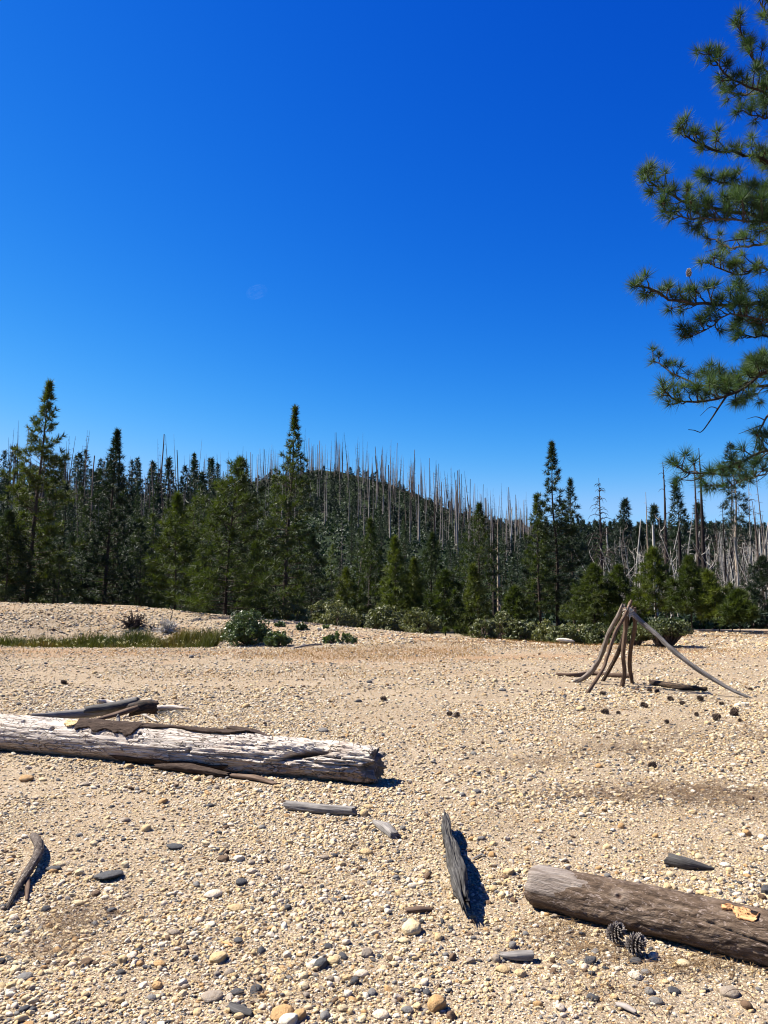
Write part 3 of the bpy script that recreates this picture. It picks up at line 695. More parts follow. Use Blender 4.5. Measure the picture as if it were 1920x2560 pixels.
def shell(name, s0, s1, a_lo, a_hi, mat, seed, lift=.008, thick=.012, edge=.35, parent=root, A=None, B=None, Rr=.182, nn=180, mm=46):
    """a patch of bark on a log: outer and inner skin with a ragged outline"""
    A = a0 if A is None else A; B = b0 if B is None else B
    T = (B-A)/np.linalg.norm(B-A); S_ = np.cross(T, [0, 0, 1.]); S_ /= np.linalg.norm(S_); U_ = np.cross(S_, T)
    s = np.linspace(0, 1, nn); w = np.linspace(0, 1, mm); SS, WW = np.meshgrid(s, w, indexing='ij')
    lo = a_lo + edge*(noise(np.stack([s*7+seed, s*0, s*0], -1)) + .5*noise(np.stack([s*23+seed, s*0, s*0], -1)))
    hi = a_hi + .08*noise(np.stack([s*9+seed+5, s*0, s*0], -1))
    taper = np.minimum(1, np.minimum(s, 1-s)*9+.02); md = (lo+hi)/2 if not isinstance(a_hi, float) else hi
    lo = hi - (hi-lo)*taper
    an = lo[:, None] + (hi-lo)[:, None]*WW
    sx = s0 + (s1-s0)*SS + .03*noise(np.stack([WW*9, SS*2, SS*0+seed], -1))
    r = Rr + lift + .006*fbm(np.stack([sx*6, an*5, an*0+seed], -1), 3) + .004*noise(np.stack([sx*22, an*18, an*0], -1))
    def pos(r): return A + T*sx[..., None] + S_*(np.cos(an)*r)[..., None] + U_*(np.sin(an)*r)[..., None]
    V1, V2 = pos(r).reshape(-1, 3), pos(r-thick).reshape(-1, 3)
    i = (np.arange(nn-1)[:, None]*mm+np.arange(mm-1)[None]).ravel(); k = nn*mm
    Q = [np.stack([i, i+1, i+mm+1, i+mm], 1), np.stack([i+k, i+k+mm, i+k+mm+1, i+k+1], 1)]
    bd = np.r_[np.arange(mm), np.arange(2*mm-1, k, mm), np.arange(k-2, k-mm-1, -1), np.arange(k-2*mm, 0, -mm)]; b2 = np.roll(bd, -1)
    Q.append(np.stack([bd, bd+k, b2+k, b2], 1))
    UV = np.stack([sx, an*.18], -1).reshape(-1, 2); 
    o = link(name, mesh_from(name, np.vstack([V1, V2])-np.array([parent.location[0], parent.location[1], parent.location[2]]), np.concatenate(Q), mat, True, np.vstack([UV, UV])), parent)
    return o
shell('bark', 1.7+.80, 1.7+3.0, math.radians(72), math.radians(150), M['old_bark'], 2, .016, .02, .16)
shell('bark', 1.7+.86, 1.7+1.75, math.radians(40), math.radians(120), M['old_bark'], 8, .018, .022, .20)
o = shell('bark', 1.7+1.45, 1.7+2.75, math.radians(-62), math.radians(-28), M['old_bark'], 14, .012, .02, .12)
shell('inner_wood', 1.7+.80, 1.7+.93, math.radians(48), math.radians(72), M['yellow_wood'], 5, .016, .012, .1, nn=30, mm=14)
def on(px, py, up=0.0):
    p = gp(px, py); return np.array([p[0], p[1], tz(p[0], p[1])+up])
wood('bark_strip', [on(390, 1924, .03), on(470, 1934, .045), on(570, 1946, .03)], [.04, .06, .03], [.02, .035, .015], M['old_bark'], 'thick strip of fallen bark lying along the foot of the bleached log', 'bark', 80, 24, 2.4, .008, (.05, .05), 3)
wood('bark_strip', [on(572, 1944, .02), on(640, 1953, .025), on(692, 1964, .012)], [.03, .04, .02], [.012, .018, .008], M['brown_wood'], 'pale brown strip of bark under the bleached log, right of the dark strip', 'bark', 50, 18, 2.6, .006, (.04, .04), 4)
wood('bark_slab', [on(575, 1822, .02), on(628, 1835, .03), on(668, 1848, .02)], [.05, .08, .04], [.015, .02, .012], M['old_bark'], 'dark slab of bark lying behind the bleached log', 'bark', 50, 20, 2.6, .006, (.04, .04), 9)

# sticks heaped behind the bleached log ----------------------------------------------
def hz(px, py, Y): return at(px, py, Y)
gY = 8.75
wood('branch', [hz(78, 1788, gY-.25), hz(140, 1788, gY-.1), hz(245, 1778, gY+.05), hz(345, 1751, gY+.15)], [.014, .042, .052, .058, .046], [.014, .042, .052, .058, .046], M['grey_wood'], 'long smooth grey branch lying behind the left of the bleached log, darker at its tip', 'branch', 90, 24, 2., .004, (.02, .02), 5, clear=False)
wood('branch', [hz(215, 1775, gY+.0), hz(300, 1763, gY+.02), hz(345, 1752, gY+.05)], [.05, .065, .055], [.04, .045, .04], M['dark_wood'], 'dark charred stick resting on the grey branch behind the log', 'branch', 50, 20, 2., .007, (.03, .03), 6, clear=False)
wood('split_board', [hz(238, 1800, gY-.35), hz(300, 1783, gY-.2), hz(345, 1768, gY-.1)], [.02, .05, .045], [.012, .025, .03], M['brown_wood'], 'brown split piece of wood leaning up to the dark stump end', 'board', 50, 18, 3., .005, (.06, .02), 7, clear=False)
wood('branch', [hz(322, 1776, gY-.1), hz(360, 1767, gY-.05), hz(391, 1768, gY-.0)], [.065, .075, .065], [.065, .072, .065], M['char'], 'thick charred branch end with broken face behind the log', 'branch', 44, 26, 2., .012, (.03, .03), 8, clear=False)
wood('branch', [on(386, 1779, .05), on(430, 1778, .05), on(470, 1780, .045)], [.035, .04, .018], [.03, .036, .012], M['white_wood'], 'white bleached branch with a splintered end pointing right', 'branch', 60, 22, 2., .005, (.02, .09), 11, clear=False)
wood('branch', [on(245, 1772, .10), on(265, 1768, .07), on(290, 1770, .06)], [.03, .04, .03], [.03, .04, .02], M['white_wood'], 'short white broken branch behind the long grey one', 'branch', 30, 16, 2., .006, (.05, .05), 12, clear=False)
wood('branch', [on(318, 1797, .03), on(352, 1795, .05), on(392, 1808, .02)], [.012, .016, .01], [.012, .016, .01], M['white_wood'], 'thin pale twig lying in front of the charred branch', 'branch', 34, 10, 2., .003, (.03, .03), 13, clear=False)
wood('branch', [hz(296, 1808, gY-.45), hz(296, 1795, gY-.38), hz(293, 1789, gY-.38)], [.017, .018, .016], [.017, .018, .016], M['grey_wood'], 'stubby grey branch stub standing up against the log', 'branch', 20, 12, 2., .003, (.01, .01), 14, clear=False)
wood('branch', [hz(262, 1773, gY+.1), hz(247, 1770, gY+.1), hz(243, 1763, gY+.1)], [.01, .012, .01], [.01, .012, .01], M['grey_wood'], 'short grey fork sticking up behind the long branch', 'branch', 20, 8, 2., .002, (.01, .01), 15, clear=False)
for k in range(9):
    x = 380+k*7+random.uniform(-8, 8); y = 1792+random.uniform(-6, 8)
    wood('twig', [on(x-18, y-3, .02), on(x, y-6, .05), on(x+random.uniform(14, 28), y+random.uniform(-3, 6), .02)], [.004, .007, .003], [.004, .007, .003], M['dark_wood'], 'thin dark twig in the tangle at the right of the stick heap', 'twig', 14, 6, 2., .001, (0, 0), 30+k, group='twigs tangled beside the stick heap', clear=False)

# short pieces of wood on the gravel -------------------------------------------------
wood('stick', [on(716, 2026, .035), on(800, 2035, .035), on(888, 2041, .035)], [.032, .032, .032], [.03, .032, .030], M['grey_wood'], 'short straight grey stick with a split bark joint below the bleached log', 'stick', 110, 32, 2.4, .005, (.015, .025), 21, grain=20)
root2 = bpy.data.objects[-1] if False else None
wood('wood_chunk', [on(938, 2064, .02), on(965, 2082, .025), on(988, 2098, .018)], [.012, .035, .03], [.012, .03, .02], M['grey_wood'], 'small rough grey chunk of wood right of the short stick', 'wood', 44, 20, 2.6, .008, (.04, .03), 22)
def plank():
    p = [on(1111, 2080, .02), on(1125, 2147, .03), on(1140, 2210, .03), on(1158, 2284, .02)]
    p = [q + np.array([0, 0, .05]) for q in p]
    V, F, U = sweep(np.array(p)-p[0], [.020, .028, .022, .036, .026, .036, .012], [.055, .066, .045, .074, .052, .068, .025], 300, 48, 4.0, wood_disp(.016, 26, 31, .016), 31, (.07, .16))
    o = link('plank', mesh_from('plank', V, F, M['plank_wood'], True, U), None, p[0]); tag(o, 'dark grey splintered plank standing on its edge in the gravel', 'plank')
    LOGS.append((p[0][0], p[0][1], p[-1][0], p[-1][1], .02))
plank()
wood('crooked_branch', [on(16, 2280, .01), on(42, 2240, .03), on(72, 2200, .05), on(92, 2165, .055), on(96, 2132, .05), on(84, 2102, .03)], [.008, .018, .024, .027, .027, .022], [.008, .018, .024, .027, .027, .022], M['branch_bark'], 'bent dark branch lying at the far left with scaly bark', 'branch', 160, 26, 2., .006, (.04, .01), 41, grain=26, lumps=.004)
wood('forked_branch', [on(60, 2198, .03), on(68, 2220, .025), on(66, 2258, .01)], [.018, .014, .006], [.018, .014, .006], M['brown_wood'], 'thin dark side branch lying beside the bent branch', 'branch', 40, 12, 2., .003, (.01, .01), 42)
wood('wood_piece', [on(1249, 2398, .02), on(1275, 2404, .022), on(1331, 2406, .022)], [.008, .024, .024], [.006, .014, .018], M['grey_wood'], 'small flat grey piece of wood with a square broken end among the pebbles', 'wood', 50, 18, 4., .003, (.02, .006), 51)
wood('wood_wedge', [on(1668, 2166, .035), on(1715, 2172, .03), on(1786, 2176, .008)], [.03, .028, .004], [.035, .028, .005], M['dark_wood'], 'dark brown wooden wedge tapering to a point behind the brown log', 'wood', 60, 22, 2.4, .004, (.02, .0), 52)
wood('wood_sliver', [on(1538, 2520, .012), on(1562, 2532, .014), on(1590, 2545, .012)], [.012, .014, .008], [.006, .008, .005], M['bare_grey'], 'pale flat sliver of wood in the lower right gravel', 'wood', 24, 12, 3., .002, (.01, .01), 53)
wood('bark_fragment', [on(1014, 2282, .01), on(1045, 2284, .014), on(1080, 2278, .01)], [.014, .02, .01], [.008, .012, .006], M['brown_wood'], 'ragged brown fragment of bark above the pear-shaped stone', 'bark', 34, 14, 2.6, .006, (.02, .02), 54)
wood('wood_sliver', [on(1182, 2152, .01), on(1205, 2142, .01)], [.008, .008], [.004, .004], M['grey_wood'], 'tiny dark grey sliver of wood left of the brown log', 'wood', 14, 8, 2., .001, (.01, .01), 55)
wood('bark_fragment', [on(572, 2522, .008), on(600, 2532, .01), on(630, 2540, .008)], [.02, .03, .016], [.004, .006, .004], M['dark_wood'], 'dark flaky bark fragment near the bottom edge', 'bark', 24, 12, 3., .003, (.02, .02), 56)
wood('wood_sliver', [on(556, 2362, .008), on(568, 2369, .012), on(582, 2373, .008)], [.006, .009, .005], [.004, .005, .003], M['split_orange'], 'small red-brown bark chip in the lower gravel', 'wood', 14, 8, 2., .002, (.01, .01), 57)
wood('stick', [on(735, 1622, .02), on(770, 1617, .05), on(805, 1612, .02)], [.03, .035, .02], [.025, .03, .02], M['grey_wood'], 'pale grey stick lying beside the small green shrub', 'stick', 34, 12, 2., .004, (.05, .05), 58)

# the brown log at the right ---------------------------------------------------------
qA = gp(1312, 2280); qB = gp(1925, 2440); R3 = .112
ax = qB-qA; ax[2] = 0; ax /= np.linalg.norm(ax); sd = np.array([-ax[1], ax[0], 0])
la = qA + sd*R3*.93; lb = qB + sd*R3 + ax*.75; la[2] = tz(la[0], la[1])+R3*.88; lb[2] = tz(lb[0], lb[1])+R3*.95
L3 = np.linalg.norm(lb-la)
log3 = empty('bark_log', 'brown log with flaking bark and a knot, cut off by the edge of the picture', 'log', (la[0], la[1], 0))
def bl_disp(s, a, rad):
    d = .004*fbm(np.stack([s*3, np.cos(a)*1.2, np.sin(a)*1.2], -1), 3)
    d += .006*fbm(np.stack([s*22, np.cos(a)*7, np.sin(a)*7], -1), 3)*sstep(.12, .3, s) + .006*noise(np.stack([s*2.5, np.cos(a)*2.2, np.sin(a)*2.2+4], -1))
    # long splits that wander along the log
    for (s0, s1, c, amp, dep) in ((.12, .95, 62, 10, .012), (.62, 1.9, 30, 12, .014), (.1, .62, 38, 6, .006)):
        cc = np.radians(c + amp*np.sin(s*5+c) - (s-s0)*18); w = sstep(s0, s0+.1, s)*(1-sstep(s1-.15, s1, s))
        d -= dep*w*np.exp(-((np.angle(np.exp(1j*(a-cc)))*R3)/.0035)**2)
    k = ((s-.49)/.045)**2 + ((np.angle(np.exp(1j*(a-math.radians(38))))*R3)/.035)**2; d += .008*np.exp(-k)-.014*np.exp(-k*14)
    d -= .010*np.exp(-(s/.018)**2)     # worn edge of the cut end
    return d
def bark_log_material():
    m = M['log_bark'].copy(); m.name = 'brown_log_surface'; return m
V, F, U = sweep(np.array([la, (la+lb)/2, lb]), [R3*.93, R3, R3*1.04, R3*1.1], [R3*.93, R3, R3*1.04, R3*1.1], 420, 130, 2., bl_disp, 3, (.006, .01))
t_ = NT('brown_log_surface', .9, .12)
n_ = t_.noise(t_.coord('UV', (9, 30, 1)), 1.0, 6, .65, .8); f_ = t_.noise(t_.coord('UV', (24, 60, 1)), 1.0, 4, .7, 1.2)
c_ = t_.ramp(n_, [(.3, (.05, .034, .024)), (.5, (.13, .088, .060)), (.72, (.25, .185, .135))])
c_ = t_.mix(t_.ramp(f_, [(.56, 0.), (.63, .85)]), c_, (.36, .28, .235))
sp_ = t_.n('ShaderNodeSeparateXYZ'); t_.l(t_.coord('UV'), sp_.inputs[0])
wb_ = t_.noise(t_.coord('UV', (3, 7, 1)), 1.0, 3)
lim_ = t_.math('ADD', t_.math('MULTIPLY', t_.math('SUBTRACT', wb_, .5), .5), t_.math('MULTIPLY', t_.math('ABSOLUTE', t_.math('SUBTRACT', sp_.outputs[1], .085)), -1.1))
bare_ = t_.math('LESS_THAN', sp_.outputs[0], t_.math('ADD', .30, lim_))
g_ = t_.noise(t_.coord('UV', (5, 45, 1)), 1.0, 5, .6, .4)
bc_ = t_.ramp(g_, [(.35, (.17, .13, .105)), (.5, (.28, .23, .195)), (.66, (.38, .325, .28))])
c_ = t_.mix(bare_, c_, bc_)
kn_ = t_.n('ShaderNodeVectorMath', operation='DISTANCE'); t_.l(t_.coord('UV', (1, 1.2, 1)), kn_.inputs[0]); kn_.inputs[1].default_value = (.49, math.radians(38)*R3*1.2, 0)
kf_ = t_.math('ADD', kn_.outputs['Value'], t_.math('MULTIPLY', t_.math('SUBTRACT', wb_, .5), .05))
c_ = t_.mix(t_.ramp(kf_, [(.020, .6), (.06, 0.)]), c_, (.34, .26, .20))
c_ = t_.mix(t_.ramp(kn_.outputs['Value'], [(.010, 1.), (.017, 0.)]), c_, (.10, .06, .045))
t_.bump(t_.math('ADD', n_, t_.math('MULTIPLY', f_, .8)), 1.0, .014); t_.col(c_)
link('trunk', mesh_from('brown_log_trunk', V-np.array([la[0], la[1], 0]), F, t_.m, True, U), log3)
LOGS.append((la[0], la[1], lb[0], lb[1], .085))
o = shell('chipped_patch', 1.01, 1.075, math.radians(46), math.radians(70), M['split_orange'], 3, .008, .014, .05, log3, la, lb, R3*1.04, 24, 16); o['label'] = 'bright orange patch where the bark has chipped off'
shell('chipped_patch', .965, .995, math.radians(62), math.radians(76), M['split_orange'], 6, .008, .014, .05, log3, la, lb, R3*1.035, 20, 12)

# pine cones -------------------------------------------------------------------------
def cone_mesh(name, L=.085, R=.038, rows=13, mat=None):
    g = Geo(); P = np.array([[-L*.04, 0, 0], [L*.5, 0, 0], [L*.98, 0, 0.]]); V, F = tube(P, [R*.35, R*.5, R*.12], 8); g.add(V, F, np.zeros((len(V), 2)))
    k = 0
    for i in range(rows):
        t = (i+.5)/rows; x = L*t; rr = R*(math.sin(math.pi*min(1, t*.85+.12))**.6)
        m = 9
        for j in range(m):
            a = (j+(i % 2)*.5)*2*math.pi/m + .12*i; k += 1
            d = np.array([-.35+1.3*t*t*1.4, math.cos(a), math.sin(a)]); d /= np.linalg.norm(d); s = np.array([0, -math.sin(a), math.cos(a)]); up = np.cross(d, s)
            b = np.array([x, math.cos(a)*R*.3, math.sin(a)*R*.3]); tip = b + d*rr*(.72+.35*((k*7)%5)/5); w = R*.15; th = R*.05
            Q = np.array([b-s*w*.4-up*th, b+s*w*.4-up*th, tip+s*w-up*th, tip-s*w-up*th, b-s*w*.4+up*th, b+s*w*.4+up*th, tip+s*w+up*th*2, tip-s*w+up*th*2, tip+d*R*.30+up*th*2.5])
            Fq = [[0, 2, 1], [0, 3, 2], [4, 5, 6], [4, 6, 7], [0, 1, 5], [0, 5, 4], [1, 2, 6], [1, 6, 5], [3, 0, 4], [3, 4, 7], [2, 3, 8], [7, 6, 8], [6, 2, 8], [3, 7, 8]]
            u = np.zeros((9, 2)); u[[2, 3, 6, 7], 0] = .6; u[8, 0] = 1.0
            g.add(Q, Fq, u)
    return g.mesh(name, mat, False, True)
def cone_mat(nm, c1, c2, tip):
    t = NT(nm, .7, .3); s_ = t.n('ShaderNodeSeparateXYZ'); t.l(t.coord('UV'), s_.inputs[0])
    n = t.noise(t.coord('Object', (1, 1, 1)), 90, 2)
    return t.col(t.mix(t.ramp(s_.outputs[0], [(.35, 0.), (.85, 1.)]), t.ramp(n, [(.3, c1), (.7, c2)]), tip))
M['cone'] = cone_mat('weathered_pine_cone', (.02, .014, .011), (.055, .038, .03), (.33, .28, .24))
M['cone_far'] = cone_mat('dark_pine_cone', (.03, .02, .015), (.08, .05, .035), (.15, .10, .07))
M['cone_grey'] = cone_mat('pale_grey_cone', (.2, .18, .17), (.32, .29, .27), (.5, .46, .43))
cone_me = cone_mesh('pine_cone', mat=M['cone']); cone_far_me = cone_mesh('pine_cone_dark', .085, .037, 9, M['cone_far'])
def pcone(px, py, me, label, rz, s=1.0, group=None, tilt=0):
    p = on(px, py, .036*s); o = link('pine_cone', me, None, p, 0, s); o.rotation_euler = (rz*3, tilt, rz); tag(o, label, 'pine cone', group); LOGS.append((p[0]-.01, p[1], p[0]+.01, p[1], .02)); return o
pcone(1532, 2362, cone_me, 'open grey-tipped pine cone leaning on the brown log, the upper of the pair', -.9, 0.8, tilt=-.9)
pcone(1578, 2392, cone_me, 'open grey-tipped pine cone below the brown log, the lower of the pair', -.7, 0.82, tilt=-.8)
cones = [(1501, 1738, 'pine cone left of the charred stick'), (1645, 1733, 'dark pine cone just below the charred stick'), (1628, 1728, 'dark pine cone touching the left end of the charred stick'), (1672, 1752, 'dark pine cone on the gravel inside the long pole'),
         (1702, 1763, 'dark pine cone lying between two others right of the charred stick'), (1757, 1754, 'brown pine cone under the foot of the long leaning pole'), (1806, 1763, 'round dark pine cone right below the long leaning pole'),
         (1603, 1768, 'dark pine cone in front of the leaning poles, alone on the gravel'), (1545, 1786, 'dark pine cone, right one of two in front of the leaning poles'), (1521, 1786, 'dark pine cone, left one of two in front of the leaning poles'),
         (1741, 1790, 'dark pine cone halfway to the right edge in front of the others'), (1783, 1802, 'dark pine cone nearest the camera in the right cone scatter'), (1669, 1811, 'flat dark pine cone in the needle litter'),
         (1843, 1790, 'dark pine cone upper of a pair near the right edge'), (1848, 1805, 'dark pine cone lower of a pair near the right edge'), (1831, 1782, 'brown pine cone beside a pair near the right edge'),
         (1880, 1727, 'dark pine cone beyond the end of the long pole'), (165, 1712, 'dark pine cone on the far left flat'), (1120, 1790, 'dark pine cone on the middle of the flat'), (955, 1752, 'small dark pine cone in the centre of the flat'),
         (1640, 1920, 'dark pine cone at the end of the needle litter strip'), (1144, 1792, 'second dark pine cone in the middle of the flat, right of its twin')]
for k, (x, y, l) in enumerate(cones):
    pcone(x, y, cone_far_me, l, k*1.7 % 6.28, (.82+.2*math.sin(k*3)), 'pine cones scattered on the right of the flat', tilt=.3*math.sin(k))

# leaning poles ----------------------------------------------------------------------
TY = 13.55
def pole(pts, base, top, r, mat, label, seed, yb=None):
    """pts in photograph pixels from foot to top; the foot stands on the ground, depth runs to the apex"""
    p0 = gp(*pts[0]); Y0 = p0[1]; out = []; L_ = np.r_[0, np.cumsum([math.hypot(pts[i+1][0]-pts[i][0], pts[i+1][1]-pts[i][1]) for i in range(len(pts)-1)])]; L_ /= L_[-1]
    for (q, l) in zip(pts, L_): out.append(at(q[0], q[1], Y0+(top-Y0)*l))
    out[0][2] = tz(out[0][0], out[0][1])-.01; r = [q_*.82 for q_ in r]
    o = wood('pole', out, r, [q_*(1+.10*math.sin(i_*2.7+seed)) for i_, q_ in enumerate(r)], mat, label, 'pole', 150, 18, 2., .010, (.02, .05), seed, None, 'poles leaning together in a cone', 24, .011); LOGS.pop(); return o
pole([(1434, 1706), (1472, 1685), (1500, 1644), (1521, 1585), (1543, 1545), (1558, 1513)], 0, 13.6, [.047, .050, .048, .044, .04, .036], M['pole_grey'], 'smooth grey curved pole, leftmost of the leaning poles', 61)
pole([(1467, 1733), (1492, 1698), (1510, 1668), (1519, 1637), (1538, 1582), (1562, 1540), (1577, 1503)], 0, 13.45, [.034, .034, .036, .032, .034, .036, .03], M['brown_wood'], 'crooked thin pole with its foot nearest the camera and tip sticking out above the rest', 62)
pole([(1506, 1703), (1534, 1655), (1550, 1620), (1563, 1575), (1574, 1532)], 0, 13.7, [.034, .040, .042, .04, .036], M['char'], 'dark brown pole leaning right behind the others', 63)
pole([(1553, 1717), (1561, 1680), (1558, 1625), (1564, 1570), (1562, 1522)], 0, 13.5, [.042, .044, .043, .040, .036], M['brown_wood'], 'nearly upright brown pole in the middle of the leaning poles', 64)
pole([(1581, 1708), (1574, 1665), (1576, 1624), (1586, 1570), (1585, 1520)], 0, 13.55, [.038, .042, .044, .042, .040], M['brown_wood'], 'upright brown pole with a blunt top, right of the middle one', 65)
pole([(1880, 1746), (1832, 1726), (1782, 1697), (1716, 1652), (1668, 1612), (1640, 1585), (1600, 1552), (1574, 1524)], 0, 13.5, [.022, .034, .038, .040, .042, .043, .042, .036], M['grey_wood'], 'long grey pole slanting far out to the right', 66)
wood('pole', [on(1391, 1690, .035), on(1440, 1692, .04), on(1480, 1688, .045), on(1530, 1693, .045), on(1575, 1695, .04)], [.03, .036, .04, .045, .042], [.03, .036, .04, .045, .042], M['brown_wood'], 'brown pole lying flat on the gravel behind the leaning poles', 'pole', 90, 16, 2., .006, (.02, .02), 67, lumps=.006)
wood('charred_stick', [on(1628, 1712, .05), on(1668, 1719, .05), on(1715, 1726, .05), on(1768, 1728, .03)], [.045, .055, .05, .03], [.04, .05, .045, .025], M['char'], 'half burnt stick lying on the gravel right of the leaning poles', 'stick', 90, 20, 2., .010, (.03, .05), 68, lumps=.008)
# light splinters and a twist of pale bark where the poles cross
tie = empty('lashing', 'pale frayed lashing tying the tops of the leaning poles', 'lashing', at(1572, 1530, 13.4))
g = Geo(); tt = np.linspace(0, 5*2*math.pi, 150); c = at(1572, 1531, 13.5)-at(1572, 1530, 13.4)
V, F = tube(np.stack([c[0]+(.085+.02*np.sin(tt*.7))*np.cos(tt), c[1]+.09*np.sin(tt), c[2]-.05+.016*tt/6.28+.03*np.sin(tt*.9)], 1), .006, 6); g.add(V, F)
link('cord', g.mesh('cord', M['snag_white'], True), tie)
for k, (dx, dz) in enumerate(((-.09, .10), (-.03, .13), (.03, .07), (.06, -.10), (-.02, -.13))):
    V, F = tube(np.array([c+[0, -.06, 0], c+[dx*.6, -.09, dz*.5], c+[dx, -.08, dz]]), [.014, .018, .004], 6)
    link('frayed_end', mesh_from('frayed_end', V, F, M['snag_white'], True), tie)
build_gravel()
# ---------------------------------------------------------------- trees
def needles(C, D, k, ln, w, r, spread=.8, two=False):
    """k needle blades (thin triangles) round every tuft centre C with direction D"""
    C = np.repeat(C, k, 0); D = np.repeat(D, k, 0); m = len(C)
    q = r.normal(size=(m, 3)); q /= np.linalg.norm(q, axis=1)[:, None]
    d = D*(1-spread*.5) + q*spread; d /= np.linalg.norm(d, axis=1)[:, None]
    s = np.cross(d, r.normal(size=(m, 3))); s /= np.linalg.norm(s, axis=1)[:, None]+1e-9
    l = ln*r.uniform(.65, 1.15, m)[:, None]; ww = w*r.uniform(.7, 1.3, m)[:, None]
    C = C + q*ln*.12
    V = np.stack([C-s*ww*.5, C+s*ww*.5, C+d*l], 1).reshape(-1, 3)
    return V, np.arange(m*3).reshape(-1, 3)
def blobs(C, rad, k, sz, r, flat=1.0):
    """k leaf faces (small quads) spread on and inside balls round C"""
    C = np.repeat(C, k, 0); R = np.repeat(np.broadcast_to(rad, (len(C)//k,)), k); m = len(C)
    q = r.normal(size=(m, 3)); q /= np.linalg.norm(q, axis=1)[:, None]
    C = C + q*(R*r.uniform(.35, 1, m)**.6)[:, None]*np.array([1, 1, flat])
    n = q + .9*r.normal(size=(m, 3)); n /= np.linalg.norm(n, axis=1)[:, None]
    a = np.cross(n, r.normal(size=(m, 3))); a /= np.linalg.norm(a, axis=1)[:, None]; b = np.cross(n, a)
    s = sz*r.uniform(.6, 1.3, m)[:, None]
    V = np.stack([C-a*s, C-b*s*.5, C+a*s, C+b*s*.5], 1).reshape(-1, 3)
    return V, np.arange(m*4).reshape(-1, 4)[:, [0, 1, 2, 3]]
def q2t(F): return np.concatenate([F[:, [0, 1, 2]], F[:, [0, 2, 3]]])
def conifer(H, R, seed, base=.1, prof='pine', nb=130, tk=19, tl=.27, tw=.032, r0=None, lean=(0, 0), tufts=9, up=.5, gap=0., open_top=.0, top_thin=0., sub=True, sides=6, limb=.018):
    """returns (wood, foliage) meshes' arrays. prof: 'pine' open whorls with rising branches, 'fir' regular cone"""
    r = np.random.default_rng(seed); w = Geo(); f = Geo(); r0 = r0 or H*.0115
    zz = np.linspace(0, 1, 12); bend = .012*H*np.stack([noise(np.stack([zz*3+seed, zz*0, zz*0], -1)), noise(np.stack([zz*3, zz*0+seed, zz*0], -1))], -1)
    TP = np.stack([bend[:, 0]*zz*1.5+lean[0]*zz**1.5, bend[:, 1]*zz*1.5+lean[1]*zz**1.5, zz*H], 1); w.add(*tube(TP, r0*(1-zz*.93), sides+2))
    cent, dirs = [], []; az = r.uniform(0, 6.28)
    for i in range(nb):
        t = (i+r.uniform(.1, .9))/nb; h = base + (1-base)*t**(.92); az += 2.4 + r.normal(0, .35)
        tt = (h-base)/(1-base)
        if noise(np.array([[h*8+seed, math.cos(az)*1.3, math.sin(az)*1.3]]))[0] < -.85+gap*(tt > .25): continue
        if prof == 'pine': L = R*((1-tt)**.95)*1.1*(.7+.3*min(1, tt*5+.3))*r.choice([.55, .8, 1.0, 1.2]) + .015*H*(1-tt)
        elif prof == 'narrow': L = R*(1-tt)**.6*r.uniform(.5, 1.15)*(.6+.4*min(1, tt*6))
        else: L = R*(1-tt*.97)*r.uniform(.82, 1.1)*min(1, .6+tt*5)
        if top_thin and tt > .55: L *= 1-top_thin*(tt-.55)/.45
        el = (-.10+up*1.1*tt + r.normal(0, .09)) if prof != 'fir' else (-.22+.55*tt+r.normal(0, .05))
        c = np.array([np.interp(h, zz, TP[:, 0]), np.interp(h, zz, TP[:, 1]), h*H])
        hd = np.array([math.cos(az), math.sin(az), 0.])
        u = np.array([0, .3, .62, 1.0]); rise = np.array([0, math.tan(el)*.3, math.tan(el)*.62+.02, math.tan(el)+(.16*up if prof != 'fir' else .05)])*L
        B = c + hd*(u*L)[:, None]; B[:, 2] += rise
        B[1:, :2] += r.normal(0, .04*L, (3, 2)); w.add(*tube(B, np.array([limb, limb*.75, limb*.45, limb*.15])*(L/R+.35)*H/10, 3))
        nt = max(2, int(tufts*L/R+.8)); sp_ = r.uniform(.22 if prof == 'fir' else .32, 1.0, nt)**.8; sp_[0] = 1.0
        pos = np.stack([np.interp(sp_, u, B[:, k]) for k in range(3)], 1)
        sidev = np.array([-hd[1], hd[0], 0]); lat = r.uniform(-1, 1, nt)*(1.05-sp_*.85)*L*.45
        p2 = pos + sidev*lat[:, None] + np.array([0, 0, 1.])*(np.abs(lat)*.22*up+r.uniform(-.02, .05, nt)*L)[:, None] + hd*np.abs(lat)[:, None]*.4
        if sub and H > 4 and prof != 'fir':
            for a_, b_, s_ in list(zip(pos, p2, sp_))[:5]:
                if np.linalg.norm(a_-b_) > .12: w.add(*tube(np.array([a_-hd*.1*L, (a_+b_)/2-[0, 0, .02], b_]), [limb*.4, limb*.3, limb*.12], 3))
        cent.append(p2); d = hd*.55 + sidev*np.sign(lat)[:, None]*.45*(np.abs(lat)/L*2)[:, None] + np.array([0, 0, .35+.6*up*tt]); dirs.append(d)
    top = TP[-1] + np.array([[0, 0, -.01*H], [0, 0, -.03*H], [0, 0, .0]]); cent.append(top); dirs.append(np.tile([0, 0, 1.], (3, 1)))
    C = np.concatenate(cent); D = np.concatenate(dirs); D /= np.linalg.norm(D, axis=1)[:, None]
    f.add(*needles(C, D, tk, tl, tw, r))
    return w, f
def tree(name, label, loc, w, f, wm, fm, rz=0, scale=1., group=None, cat='pine tree'):
    t = empty(name, label, cat, loc, rz, group, scale)
    link('trunk', w.mesh('trunk', wm), t); link('crown', f.mesh('crown', fm, False), t); return t
